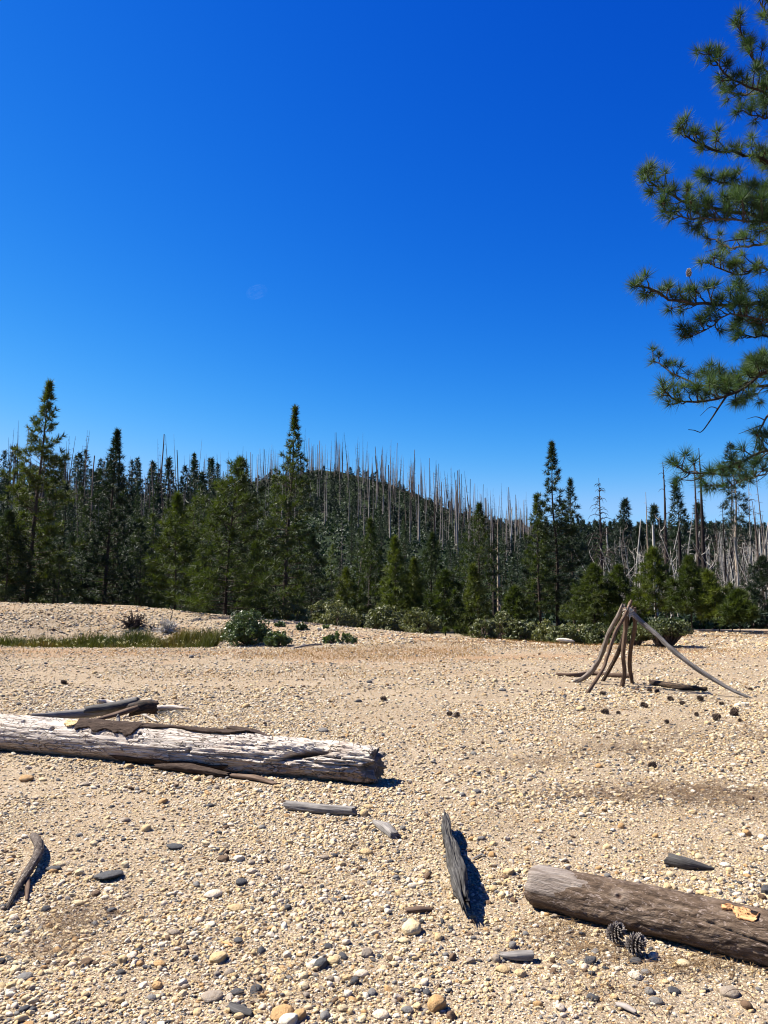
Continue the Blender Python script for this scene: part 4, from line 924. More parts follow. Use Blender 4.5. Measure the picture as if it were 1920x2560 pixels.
def twin(src, name, label, loc, rz, scale, group, cat):
    """copy of a tree with its parts sharing the meshes"""
    t = src.copy(); COL.objects.link(t); t.name = name; t.location = [float(c) for c in loc]; t.rotation_euler = (0, 0, rz); t.scale = (scale,)*3 if np.isscalar(scale) else scale
    t['label'] = label; t['category'] = cat
    if group: t['group'] = group
    for ch in src.children: c = ch.copy(); COL.objects.link(c); c.parent = t
    return t
def ground_at(px, Y): u = (px-960)/FPX; return np.array([u*Y, Y, tz(u*Y, Y)])
def height(py_top, p): return at(960, py_top, p[1])[2] - p[2]
#        px   topy  Y     halfwidth_px  kwargs                         label
HERO = [
 (70, 957, 38, 98, dict(base=.10, nb=170, tk=22, tl=.29, tw=.038, tufts=11, up=.75, lean=(.6, 0), top_thin=.30, open_top=1, gap=.25, limb=.02), 'tall open ponderosa-like pine, leftmost and highest of the trees behind the bar', 'bark', 'pine'),
 (262, 1078, 40, 82, dict(base=.10, nb=165, tk=20, tl=.28, tw=.038, tufts=9, up=.75, lean=(.45, 0), top_thin=.5, gap=.15), 'dark pine with a bare spike on top, second tall tree from the left', 'bark', 'pine_dark'),
 (440, 1238, 37, 66, dict(base=.12, nb=130, tk=19, tl=.27, tw=.032, tufts=9, up=.7), 'bushy olive-green pine between the spiked pine and the young near pine', 'bark', 'pine_young'),
 (566, 1152, 34, 150, dict(base=.03, nb=150, tk=30, tl=.30, tw=.026, tufts=12, up=.85, lean=(.45, 0), top_thin=.3, gap=.3, limb=.03), 'young pine nearest the marsh grass with long curved branches and a leaning trunk', 'bark', 'pine_young'),
 (713, 1022, 41, 86, dict(base=.12, nb=165, tk=20, tl=.28, tw=.038, tufts=9, up=.6, lean=(.3, 0), top_thin=.66, gap=.15), 'tall narrow-topped pine rising above the burnt ridge left of centre', 'bark', 'pine'),
 (1195, 1262, 46, 66, dict(base=.16, nb=130, tk=19, tl=.27, tw=.032, tufts=6, up=.5), 'dense green pine below the right end of the burnt ridge', 'bark', 'pine'),
 (1184, 1415, 40, 44, dict(base=.02, nb=101, tk=19, tl=.27, tw=.032, tufts=6, up=.5, prof='fir'), 'small dense conical pine standing at the edge of the gravel, right of centre', 'bark', 'pine'),
 (1390, 1108, 45, 60, dict(base=.14, nb=165, tk=20, tl=.28, tw=.038, tufts=8, up=.6, top_thin=.2, gap=.3), 'tall slim open pine standing alone against the sky right of the burnt ridge', 'bark', 'pine_dark'),
 (1347, 1240, 44, 40, dict(base=.12, nb=101, tk=19, tl=.27, tw=.032, tufts=7, up=.6, gap=.3), 'thin pine touching the left side of the tall slim pine', 'bark', 'pine'),
 (1432, 1200, 49, 44, dict(base=.1, nb=116, tk=19, tl=.27, tw=.032, tufts=7, up=.6, gap=.2), 'thin dark pine touching the right side of the tall slim pine', 'bark', 'pine_dark'),
 (1112, 1430, 38, 58, dict(base=.08, nb=101, tk=19, tl=.27, tw=.032, tufts=9, up=.7), 'broad young pine behind the manzanitas, left of the small conical pine', 'bark', 'pine_young'),
 (988, 1345, 44, 46, dict(base=.1, nb=116, tk=19, tl=.27, tw=.032, tufts=8, up=.6), 'bright green slender pine in front of the middle of the burnt hill', 'bark', 'pine_young'),
 (1036, 1398, 45, 32, dict(base=.12, nb=87, tk=19, tl=.27, tw=.032, tufts=8, up=.6), 'narrow pale green pine right of the bright slender one', 'bark', 'pine'),
 (1078, 1335, 50, 44, dict(base=.15, nb=116, tk=19, tl=.27, tw=.032, tufts=7, up=.5), 'dark slim pine behind the broad young pine', 'bark', 'pine_dark'),
 (925, 1300, 47, 52, dict(base=.15, nb=116, tk=19, tl=.27, tw=.032, tufts=7, up=.5), 'tall soft-topped pine left of the bright slender one', 'bark', 'pine'),
 (868, 1425, 42, 52, dict(base=.06, nb=87, tk=19, tl=.27, tw=.032, tufts=8, up=.6), 'low rounded pine behind the longest manzanita', 'bark', 'pine'),
 (1284, 1470, 42, 42, dict(base=.12, nb=87, tk=19, tl=.27, tw=.032, tufts=8, up=.6), 'small rounded dark pine beside the pale round manzanita', 'bark', 'pine'),
 (1482, 1415, 41, 66, dict(base=.04, nb=130, tk=19, tl=.27, tw=.032, tufts=9, up=.6), 'broad dense pine behind the left of the leaning poles', 'bark', 'pine'),
 (1545, 1418, 41, 56, dict(base=.05, nb=116, tk=19, tl=.27, tw=.032, tufts=9, up=.7), 'dense pine standing directly behind the leaning poles', 'bark', 'pine_young'),
 (1634, 1372, 39, 50, dict(base=.2, nb=116, tk=19, tl=.27, tw=.032, tufts=8, up=.65, gap=.15), 'open pine with a visible pale trunk, right of the leaning poles', 'bark', 'pine_young'),
 (1722, 1395, 36.5, 54, dict(base=.24, nb=116, tk=19, tl=.27, tw=.032, tufts=9, up=.55), 'round-headed dark pine on a short bare trunk', 'bark', 'pine'),
 (1790, 1432, 35.5, 40, dict(base=.22, nb=87, tk=19, tl=.27, tw=.032, tufts=8, up=.6, lean=(-.45, 0)), 'small leaning pine right of the round-headed one', 'bark', 'pine_young'),
 (1822, 1462, 35.8, 30, dict(base=.3, nb=45, tk=16, tl=.2, tw=.022, tufts=8, up=.6), 'slight young pine with a thin stem between two others at the right', 'bark', 'pine'),
 (1841, 1480, 33.5, 42, dict(base=.28, nb=87, tk=19, tl=.27, tw=.032, tufts=9, up=.6), 'small round pine nearest the right edge of the clearing with twin stems', 'bark', 'pine_young'),
 (1905, 1395, 44, 60, dict(base=.02, nb=116, tk=19, tl=.27, tw=.032, tufts=9, up=.6), 'bushy dark green tree cut by the right edge', 'bark', 'pine_dark'),
 (150, 1390, 36.5, 52, dict(base=.22, nb=55, tk=14, tl=.22, tw=.022, tufts=6, up=.5), 'small yellowish pine between the two tall left pines', 'bark', 'pine'),
 (20, 1280, 36, 72, dict(base=.05, nb=130, tk=19, tl=.27, tw=.032, tufts=9, up=.5), 'dense pine cut by the left edge', 'bark', 'pine_dark'),
 (345, 1300, 45, 66, dict(base=.05, nb=116, tk=19, tl=.27, tw=.032, tufts=6, up=.5), 'dark pine filling the gap right of the spiked pine', 'bark', 'pine_dark'),
 (640, 1360, 38, 55, dict(base=.03, nb=116, tk=19, tl=.27, tw=.032, tufts=9, up=.7), 'pine behind the right side of the young near pine', 'bark', 'pine'),
 (780, 1340, 46, 56, dict(base=.05, nb=116, tk=19, tl=.27, tw=.032, tufts=6, up=.5), 'dark pine at the right foot of the narrow-topped pine', 'bark', 'pine_dark'),
 (500, 1370, 42, 50, dict(base=.05, nb=116, tk=19, tl=.27, tw=.032, tufts=6, up=.5), 'dark pine behind the left side of the young near pine', 'bark', 'pine_dark'),
]
protos = []
for k, (px, ty, Y, hw, kw, label, wm, fm) in enumerate(HERO):
    p = ground_at(px, Y); H = height(ty, p); R = hw/FPX*Y*1.12
    w, f = conifer(H, R, 100+k, **kw); protos.append(tree('pine_tree', label, p, w, f, M[wm], M[fm]))

LM = [(70, 'the leftmost tall pine'), (275, 'the spiked pine'), (440, 'the olive pine'), (580, 'the young near pine'), (730, 'the narrow-topped pine'), (860, 'the broad manzanita'), (985, 'the bright slender pine'), (1110, 'the broad young pine'),
      (1190, 'the dense pine'), (1300, 'the round manzanita'), (1390, 'the tall slim pine'), (1500, 'the drooping dead tree'), (1570, 'the leaning poles'), (1666, 'the thick black trunk'), (1730, 'the round-headed pine'), (1850, 'the bare-trunked fir')]
def beside(px):
    for x, n_ in LM:
        if abs(px-x) < 24: return 'behind '+n_
    for (x, n_), (x2, n2) in zip(LM[:-1], LM[1:]):
        if x < px < x2: return ('right of '+n_) if px-x < x2-px else ('left of '+n2)
    return 'near the left edge' if px < 500 else 'near the right edge'
# the wood behind: medium pines and firs, each one a tree, sharing eight builds
def proto_set(n, seed0, prof, nb, tk, tl, tw, tufts, wm, fm, name):
    out = []
    for k in range(n):
        H = 10.; w, f = conifer(H, [1.5, 1.9, 1.2, 1.7][k % 4]*(1 if prof != 'fir' else 1.05), seed0+k, base=[.12, .05, .2, .08][k % 4], prof=prof, nb=nb, tk=tk, tl=tl, tw=tw, tufts=tufts, up=.5, sub=False, sides=4)
        out.append((w.mesh('trunk', wm), f.mesh('crown', fm, False)))
    return out
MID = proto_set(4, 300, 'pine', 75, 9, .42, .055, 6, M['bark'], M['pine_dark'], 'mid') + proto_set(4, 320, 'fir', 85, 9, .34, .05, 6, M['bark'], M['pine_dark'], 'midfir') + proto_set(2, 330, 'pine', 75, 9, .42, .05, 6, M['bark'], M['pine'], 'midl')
FAR = proto_set(4, 340, 'fir', 46, 5, .9, .20, 4, M['bark'], M['fir_far'], 'far') + proto_set(2, 350, 'pine', 44, 5, .8, .17, 4, M['bark'], M['fir_far'], 'farp')
def stand(lib, k, loc, H, label, group, rz, wide=1.0, name='pine_tree', cat='conifer'):
    t = empty(name, label, cat, loc, rz, group, None); t.scale = (H/10*wide, H/10*wide, H/10)
    link('trunk', lib[k][0], t); link('crown', lib[k][1], t); return t
r3 = random.Random(5)
def place_mid(n, px0, px1, Y0, Y1, h0, h1, label, group, lib=MID, names=('pine_tree', 'fir_tree'), dens=lambda px: 1, wide=(.8, 1.25), seedr=None):
    c = 0
    for _ in range(n*4):
        if c >= n: break
        px = r3.uniform(px0, px1)
        if r3.random() > dens(px): continue
        Y = Y0+(Y1-Y0)*r3.random()**1.0; p = ground_at(px, Y); H = r3.uniform(h0, h1)
        k = r3.randrange(len(lib)); fir = (4 <= k < 8) if lib is MID else k < 4
        stand(lib, k, p, H, label % ('fir' if fir else 'pine') + ', ' + beside(px), group, r3.uniform(0, 6.28), r3.uniform(*wide), names[1 if fir else 0]); c += 1
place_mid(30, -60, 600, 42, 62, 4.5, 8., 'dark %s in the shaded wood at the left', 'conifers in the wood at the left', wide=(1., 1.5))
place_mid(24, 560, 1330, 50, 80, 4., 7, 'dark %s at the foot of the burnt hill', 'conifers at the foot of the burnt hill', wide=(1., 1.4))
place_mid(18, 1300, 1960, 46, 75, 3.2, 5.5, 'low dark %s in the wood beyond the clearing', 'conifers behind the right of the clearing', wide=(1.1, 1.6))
place_mid(44, -80, 620, 62, 120, 7, 13, '%s on the lower left slope', 'conifers on the lower left slope')
place_mid(30, 600, 1350, 80, 125, 4.5, 8, 'green %s on the lower burnt hill', 'conifers on the slope of the burnt hill', wide=(.8, 1.3))
place_mid(14, 1330, 1960, 75, 150, 3.5, 7, 'green %s among bleached trunks', 'conifers among the bleached trunks at the right')
def far_set(n, px0, px1, t0, t1, h0, h1, label, group):
    for _ in range(n):
        px = r3.uniform(px0, px1); Y = r3.uniform(t0, t1); p = ground_at(px, Y); k = r3.randrange(len(FAR))
        stand(FAR, k, p, r3.uniform(h0, h1), label % ('fir' if k < 4 else 'pine') + ', ' + beside(px), group, r3.uniform(0, 6.28), r3.uniform(.9, 1.3), 'fir_tree' if k < 4 else 'pine_tree')
far_set(52, -60, 560, 250, 304, 9, 17, 'dark %s on the left skyline', 'conifers on the skyline of the left ridge')
far_set(40, -60, 600, 130, 250, 9, 15, 'small %s high on the left slope', 'conifers on the upper slope of the left ridge')
far_set(30, 600, 1250, 150, 300, 3.0, 6.5, 'small dark %s high on the burnt hill', 'conifers high on the burnt hill')
far_set(26, 1250, 1960, 130, 230, 4, 8, 'dark %s before the far wooded ridge', 'conifers in front of the far wooded ridge')

# single tall firs standing out at the right
for (px, ty, Y, hwp, base, lab) in [(1563, 1252, 95, 42, .30, 'blue-green fir with a tiered top standing above the far ridge behind the leaning poles'),
        (1644, 1268, 88, 40, .25, 'fir between two bare trunks right of the leaning poles'), (1700, 1208, 84, 42, .25, 'tall blue-green fir behind the near pine branch'),
        (1752, 1262, 90, 34, .2, 'ragged dark fir between charred trunks at the right'), (1600, 1322, 92, 34, .2, 'dark fir beside the blue-green tiered fir')]:
    p = ground_at(px, Y); H = height(ty, p); w, f = conifer(H, 1.25*hwp/FPX*Y, 500+px, base=base*.5, prof='fir', nb=95, tk=14, tl=.62, tw=.085, tufts=7, sub=False, limb=.012, gap=.05)
    tree('fir_tree', lab, p, w, f, M['bark'], M['fir_far'], cat='fir tree')
p = ground_at(1842, 68); H = height(1112, p); w, f = conifer(H, 1.65, 555, base=.42, prof='narrow', nb=80, tk=14, tl=.45, tw=.05, tufts=6, sub=False, limb=.012, up=.1)
tree('fir_tree', 'dark dense fir crown on a tall bare tan trunk near the right edge', p, w, f, M['snag_tan'], M['fir_far'], cat='fir tree')

# ---------------------------------------------------------------- dead trunks
def snag(H, seed, r0=.16, nb=30, L=1.0, droop=.3, broken=False, lean=0., crook=.0, sides=5):
    r = np.random.default_rng(seed); w = Geo(); z = np.linspace(0, 1, 9)
    cr = np.stack([noise(np.stack([z*2.5+seed, z*0, z*0], -1)), noise(np.stack([z*2.5, z*0+seed, z*0], -1))], -1)*crook*H
    P = np.stack([cr[:, 0]*z+lean*z**1.3*H, cr[:, 1]*z, z*H], 1); w.add(*tube(P, r0*(1-z*(.55 if broken else .9)), sides+1))
    for i in range(nb):
        h = r.uniform(.12, .97) if not broken else r.uniform(.1, .9); az = r.uniform(0, 6.28); l = L*(1.15-h)*r.uniform(.4, 1.2)
        c = np.array([np.interp(h, z, P[:, k]) for k in range(3)]); d = np.array([math.cos(az), math.sin(az), 0])
        B = np.array([c, c+d*l*.4+[0, 0, l*.16], c+d*l*.8+[0, 0, l*(.16-droop*.35)], c+d*l+[0, 0, l*(.1-droop)]])
        w.add(*tube(B, np.array([.028, .022, .014, .006])*(H/14)**.3*(.7+L*.3), 3))
    return w
# twelve shapes for the hill, thick enough to be seen
SN = [snag(14, 700+k, r0=[.15, .19, .17, .22][k % 4], nb=[34, 20, 50, 12][k % 4], L=[1.0, 1.3, 1.6, .8][k % 4], droop=.15+.1*(k % 3), broken=(k % 4 == 3), lean=[0, .03, -.02, .01, -.05][k % 5], crook=.01, sides=4) for k in range(8)]
SNM = {}
for k, g_ in enumerate(SN):
    for m in ('snag_grey', 'snag_dark', 'snag_brown', 'snag_white', 'snag_tan'): SNM[k, m] = g_.mesh('dead_trunk', M[m])
MW = dict(snag_grey='grey', snag_dark='charred black', snag_brown='brown', snag_white='bleached white', snag_tan='tan')
def dead(k, m, p, H, label, group, rz, thick=1., name='dead_tree'):
    px = 960+p[0]/p[1]*FPX; label = MW[m]+' '+label+', '+beside(px)
    o = link(name, SNM[k, m], None, p, rz, (H/14*thick, H/14*thick, H/14)); o.rotation_euler = (r3.gauss(0, .045), r3.gauss(0, .045), rz); return tag(o, label, 'dead tree', group)
ridge_n = 0
def ridge_snags(n, px0, px1, f0, f1, h0, h1, label, group, mats, wts, thick=1.0):
    global ridge_n
    cen = [r3.uniform(px0, px1) for _ in range(max(4, n//5))]
    for _ in range(n):
        px = r3.uniform(px0, px1) if r3.random() < .35 else r3.gauss(r3.choice(cen), 7); px = min(max(px, px0-10), px1+10); yr = 300-110*float(sstep(1350, 1800, px)); Y = yr*r3.uniform(f0, f1); p = ground_at(px, Y)
        dead(r3.randrange(8), r3.choices(mats, wts)[0], p, r3.uniform(h0, h1), label, group, r3.uniform(0, 6.28), thick*r3.uniform(.55, 1.05)); ridge_n += 1
ALLM = ['snag_grey', 'snag_dark', 'snag_brown', 'snag_white']
ridge_snags(140, 730, 1340, .93, 1.02, 6, 18.5, 'dead trunk on the burnt hill crest', 'dead trunks on the crest of the burnt hill', ALLM, [4, 2, 4, 1.2])
ridge_snags(50, 460, 740, .90, 1.02, 6, 17, 'dead trunk on the left crest', 'dead trunks on the ridge left of the narrow-topped pine', ALLM, [4, 3, 4, .6])
ridge_snags(30, 0, 470, .75, 1.0, 16, 27, 'dead trunk rising over the left ridge', 'dead trunks rising over the left ridge', ALLM, [3, 4, 4, .3])
ridge_snags(40, 0, 700, .35, .8, 11, 19, 'dead trunk on the left slope', 'dead trunks on the left slope', ALLM, [4, 3, 5, .6])
ridge_snags(26, 700, 1300, .45, .93, 9, 16, 'dead trunk on the burnt hill face', 'dead trunks on the face of the burnt hill', ALLM, [4, 3, 5, .6])
ridge_snags(22, 1260, 1500, .5, 1.0, 8, 14, 'dead trunk on the low slope', 'dead trunks on the low slope right of the burnt hill', ALLM, [3, 2, 2, 4])
# the rest of the dead trunks past three hundred: one object
def merged_snags(n, px0, px1, f0, f1, h0, h1):
    g = Geo()
    for i in range(n):
        px = r3.uniform(px0, px1); yr = 300-110*float(sstep(1350, 1800, px)); Y = yr*r3.uniform(f0, f1); p = ground_at(px, Y); s = r3.uniform(h0, h1)/14
        k = r3.randrange(8); V = np.concatenate(SN[k].V); F = np.concatenate(SN[k].F); a = r3.uniform(0, 6.28)
        Rm = np.array([[math.cos(a), -math.sin(a), 0], [math.sin(a), math.cos(a), 0], [0, 0, 1]])
        g.add((V*s)@Rm.T+p, F)
    return g
g = merged_snags(230, -50, 1320, .5, 1.0, 7, 13); g2 = merged_snags(230, 560, 1340, .94, 1.02, 5, 14.5)
g.add(np.concatenate(g2.V), np.concatenate(g2.F))
tag(link('far_dead_trunks', g.mesh('far_dead_trunks', M['snag_grey'])), 'mass of thin dead trunks all over the burnt hillside', 'dead trees', None, 'stuff')

g = Geo()
for i in range(190):
    px = 1490+480*r3.random()**.75; Y = r3.uniform(70, 170); p = ground_at(px, Y); s = r3.uniform(4, 11)/14; k = r3.randrange(8); a = r3.uniform(0, 6.28); ty, tx = r3.gauss(0, .14), r3.gauss(0, .14)
    V = np.concatenate(SN[k].V)*s; Rm = np.array([[math.cos(a), -math.sin(a), 0], [math.sin(a), math.cos(a), 0], [0, 0, 1]]); V = V@Rm.T; V[:, 0] += V[:, 2]*tx; V[:, 1] += V[:, 2]*ty
    g.add(V+p, np.concatenate(SN[k].F))
tag(link('dead_thicket', g.mesh('dead_thicket', M['snag_ash'])), 'pale grey thicket of dead stems on the slope at the right', 'dead trees', None, 'stuff')
# dead trees that stand out
def big_snag(px, ty, Y, r0, m, label, **k):
    p = ground_at(px, Y); H = height(ty, p); w = snag(H, int(px), r0=r0, **k); return tag(link('dead_tree', w.mesh('dead_tree', M[m]), None, p), label, 'dead tree')
big_snag(1503, 1195, 62, .17, 'snag_dark', 'dark dead tree with many drooping bare side branches left of the blue-green fir', nb=110, L=2.3, droop=.42, crook=.005)
big_snag(1666, 1155, 58, .22, 'snag_dark', 'thick black burnt trunk with a broken top right of the leaning poles', nb=34, L=1.7, droop=.35, broken=False, crook=.008)
big_snag(1745, 1140, 62, .2, 'snag_dark', 'thin black burnt trunk behind the near pine branch', nb=34, L=1.6, droop=.3, crook=.006)
big_snag(1759, 1120, 60, .24, 'snag_dark', 'tallest black burnt trunk, just right of a thinner one', nb=30, L=1.5, droop=.3, crook=.004)
big_snag(1620, 1230, 70, .15, 'snag_tan', 'pale tan dead trunk with stubby branches between the firs', nb=24, L=.9, droop=.1)
big_snag(1635, 1312, 60, .17, 'snag_white', 'short pale snag with a broken top beside the tan trunk', nb=8, L=.8, broken=True)
big_snag(1234, 1296, 66, .24, 'snag_dark', 'thick dark dead trunk with curved dead branches right of the dense green pine', nb=46, L=1.8, droop=.4)
big_snag(1245, 1290, 68, .19, 'snag_tan', 'tan dead trunk side by side with the thick dark one', nb=10, L=1.0)
big_snag(1700, 1330, 62, .22, 'snag_dark', 'short black burnt stump-like trunk between the firs', nb=8, L=.8, broken=True)
big_snag(855, 1300, 62, .10, 'snag_grey', 'slim grey dead pole with curled twigs in front of the hill, centre left', nb=36, L=1.3, droop=.5)
big_snag(890, 1330, 66, .09, 'snag_tan', 'slanting slim tan dead trunk in front of the hill, centre left', nb=14, L=.9, lean=.10)
big_snag(922, 1440, 44, .06, 'snag_grey', 'thin double-looking grey stem among the young pines in the centre', nb=14, L=.7)
big_snag(1085, 1150, 150, .2, 'snag_brown', 'tall brown dead trunk leaning right above the hill crest', nb=30, L=2, lean=.03)
big_snag(485, 1098, 190, .16, 'snag_tan', 'white-topped leaning dead trunk over the left ridge', nb=12, L=1.2, lean=.05)
big_snag(160, 1090, 120, .16, 'snag_dark', 'tall dark dead trunk right of the leftmost tall pine', nb=30, L=1.6)
big_snag(205, 1075, 150, .18, 'snag_brown', 'tall dead tree with short level branches on the left skyline', nb=70, L=2.4, droop=.1)
for k in range(14):
    px = 1790+k*11+r3.uniform(-8, 8)
    mt_ = r3.choice(['snag_grey', 'snag_dark', 'snag_brown', 'snag_ash']); nb_ = r3.randrange(14, 50); ty_ = r3.uniform(1150, 1330); ln_ = r3.uniform(-.05, .05)
    big_snag(px, ty_, r3.uniform(66, 110), r3.uniform(.10, .18), mt_, '%s %s dead trunk %s, %s, at the right edge' % ('tall' if ty_ < 1230 else 'shorter', {'snag_ash': 'ash grey'}.get(mt_) or MW[mt_], 'with many side twigs' if nb_ > 30 else 'with few twigs', 'leaning left' if ln_ < -.02 else 'leaning right' if ln_ > .02 else 'upright'), nb=nb_, L=r3.uniform(1, 2.2), droop=r3.uniform(.2, .6), lean=ln_)['group'] = 'dead trunks at the right edge'
# bleached crooked saplings on the right slope
SAP = []
for k in range(7):
    w = snag(5, 900+k, r0=.045, nb=5, L=1.6, droop=-.9, lean=r3.uniform(-.35, .35), crook=.10, sides=4); SAP.append((w.mesh('bleached_sapling', M['snag_white']), w.mesh('grey_sapling', M['snag_grey'])))
for k in range(130):
    px = 1465+455*r3.random()**.72; Y = r3.uniform(52, 105); p = ground_at(px, Y); wht = r3.random() < .5
    o = link('dead_sapling', SAP[k % 7][0 if wht else 1], None, p, r3.uniform(0, 6.28), r3.uniform(.9, 1.7))
    o.rotation_euler = (r3.uniform(-.25, .25), r3.uniform(-.35, .35), r3.uniform(0, 6.28))
    tag(o, ('bleached white' if wht else 'grey')+' crooked dead sapling in the thicket, '+beside(px), 'dead sapling', 'crooked dead saplings on the right slope')
for k in range(12):
    px = r3.uniform(780, 1330); Y = r3.uniform(55, 90); p = ground_at(px, Y)
    o = link('dead_sapling', SAP[k % 7][0], None, p, r3.uniform(0, 6.28), r3.uniform(.5, .9)); tag(o, 'small bleached dead sapling, '+beside(px), 'dead sapling', 'bleached saplings at the foot of the hill')

# hillside brush and far woods: uncountable, each one object --------------------------
g = Geo(); n = 10500; px = rng.uniform(-60, 1980, n); Y = rng.uniform(52, 303, n)**1.0
x = (px-960)/FPX*Y; z = terrain(x, Y); sz = rng.uniform(.4, 1.5, n)*(.5+Y/260)
V, F = blobs(np.stack([x, Y, z+sz*.35], 1), sz*1.05, 16, .30, rng, .6)
sc_ = np.repeat(.5+Y/190, 16*4)[:, None]; cc = np.repeat(np.stack([x, Y, z], 1), 64, 0)
g.add(V, q2t(F)); tag(link('hill_brush', g.mesh('hill_brush', M['brush'], False)), 'low green brush covering the burnt hill and slopes', 'brush', None, 'stuff')
g = Geo(); Vt = [np.concatenate(snag(3, 1).V)]
def simple_fir(seed):
    r = np.random.default_rng(seed); C = []; 
    for h in np.linspace(.12, .97, 12):
        m = 5; a = r.uniform(0, 6.28, m); rad = (1-h)*2.0*r.uniform(.5, 1, m); C.append(np.stack([np.cos(a)*rad, np.sin(a)*rad, h*10+0*a], 1))
    C = np.concatenate(C); D = C*np.array([1, 1, 0]); D = D/(np.linalg.norm(D, axis=1)[:, None]+.1)+[0, 0, .1]
    return needles(C, D, 4, 1.5, .5, r, .9)
SF = [simple_fir(k) for k in range(4)]
for i in range(900):
    px = r3.uniform(1180, 2020); Y = r3.uniform(480, 720); p = ground_at(px, Y); V, F = SF[i % 4]; g.add(V*r3.uniform(.8, 1.5)+p, F)
gb = Geo()
for i in range(420):
    px = r3.uniform(560, 1340); Y = r3.uniform(190, 302); p = ground_at(px, Y); V, F = SF[i % 4]; gb.add(V*np.array([1.3, 1.3, 1])*r3.uniform(.15, .42)+p, F)
tag(link('young_conifers', gb.mesh('young_conifers', M['fir_far'], False)), 'knee-high to man-high young conifers thick on the burnt hill', 'young trees', None, 'stuff')
tag(link('far_woods', g.mesh('far_woods', M['fir_far'], False)), 'unbroken dark woods covering the far ridge at the right', 'woods', None, 'stuff')
# ---------------------------------------------------------------- shrubs
def shrub_geo(R, Hh, seed, nclump=46, k=44, leaf=.055, flat=.7, stems=9, open_=.0, low=0.0):
    r = np.random.default_rng(seed); w = Geo(); f = Geo()
    a = r.uniform(0, 6.28, nclump); u = r.uniform(0, 1, nclump); el = np.arccos(1-u*(1-low))      # clumps over a dome
    rad = r.uniform(.55, 1.0, nclump)
    C = np.stack([np.cos(a)*np.sin(el)*R*rad, np.sin(a)*np.sin(el)*R*rad, Hh*(.12+.8*np.cos(el)*rad)], 1)
    f.add(*[(V, q2t(F)) for V, F in [blobs(C, r.uniform(.14, .26, nclump)*min(R, Hh*1.3), k, leaf, r, flat)]][0])
    for c in C[:stems*3]:
        b = np.array([r.normal(0, .07*R), r.normal(0, .07*R), 0]); m = (b+c)/2 + np.array([0, 0, -.10*Hh])+r.normal(0, .04*R, 3)
        w.add(*tube(np.array([b, m, c]), np.array([.03, .022, .008])*(R**.5), 4))
    return w, f
def shrub(px, py, hwp, hp, leafm, label, name='shrub', seed=0, Y=None, **k):
    p = gp(px, py) if Y is None else ground_at(px, Y); p[2] = tz(p[0], p[1]); R = hwp/FPX*p[1]*.9; Hh = hp/FPX*p[1] if not (py and Y) else float(at(px, py-hp, Y)[2]-p[2])
    w, f = shrub_geo(R, Hh, seed+int(px), **k); t = empty(name, label, 'shrub', p)
    link('stem', w.mesh('stem', M['snag_brown']), t); link('foliage', f.mesh('foliage', M[leafm], False), t); return t
shrub(618, 1612, 66, 92, 'shrub', 'dense glossy green shrub at the right end of the marsh grass', nclump=120, k=70, leaf=.042, flat=1.)
shrub(694, 1616, 36, 44, 'shrub', 'smaller round green shrub leaning on the right of the dense one', nclump=60, k=60, leaf=.042, flat=1.)
def lowplant(px, py, hwp, hp, label, n=26):
    p = gp(px, py); r = np.random.default_rng(int(px)); R = hwp/FPX*p[1]; Hh = hp/FPX*p[1]; g = Geo(); w = Geo()
    for i in range(n):
        b = np.array([r.uniform(-1, 1)*R, r.uniform(-.5, .5)*R, 0]); b[2] = 0; hh = Hh*(1-.6*abs(b[0]/R))*r.uniform(.6, 1.1)
        tip = b+np.array([r.normal(0, .05), r.normal(0, .05), hh]); w.add(*tube(np.array([b, (b+tip)/2, tip]), [.006, .005, .002], 3))
        C = b+(tip-b)*np.linspace(.2, 1, 7)[:, None]; V, F = blobs(C, .06, 9, .045, r); g.add(V, q2t(F))
    t = empty('low_shrub', label, 'shrub', p); link('stem', w.mesh('stem', M['snag_brown']), t); link('foliage', g.mesh('foliage', M['shrub'], False), t)
lowplant(850, 1608, 42, 30, 'low dark green shrublet alone on the gravel right of the green shrubs')
lowplant(755, 1575, 12, 18, 'tiny green shrublet on the bar, right one of two', 12); lowplant(702, 1567, 10, 14, 'tiny green shrublet on the bar just above the smaller green shrub', 10)
lowplant(812, 1572, 8, 8, 'smallest green tuft on the crest of the bar', 6)
MZ = [(733, 1535, 48, 36, 34.5, 'manzanita mound, leftmost in the row on the gravel bar'), (845, 1538, 66, 46, 35, 'broad manzanita mound second from the left on the bar'),
      (800, 1530, 40, 38, 37, 'manzanita behind the two leftmost mounds'), (955, 1548, 56, 46, 33.5, 'pale-topped manzanita mound in the middle of the row'), (1050, 1560, 58, 44, 32, 'light green manzanita mound at the right end of the row'),
      (1000, 1545, 40, 40, 34.5, 'manzanita filling the gap between the two middle mounds')]
for (px, py, hw, h, Y, lab) in MZ: shrub(px, py, hw, h, 'manzanita', lab, 'manzanita', Y=Y, nclump=80, k=50, leaf=.055, low=.1)
shrub(1250, 1575, 50, 52, 'manzanita', 'round open manzanita with visible stems beyond the bar', 'manzanita', Y=33.5, nclump=60, k=46, leaf=.05, low=.45, stems=14)
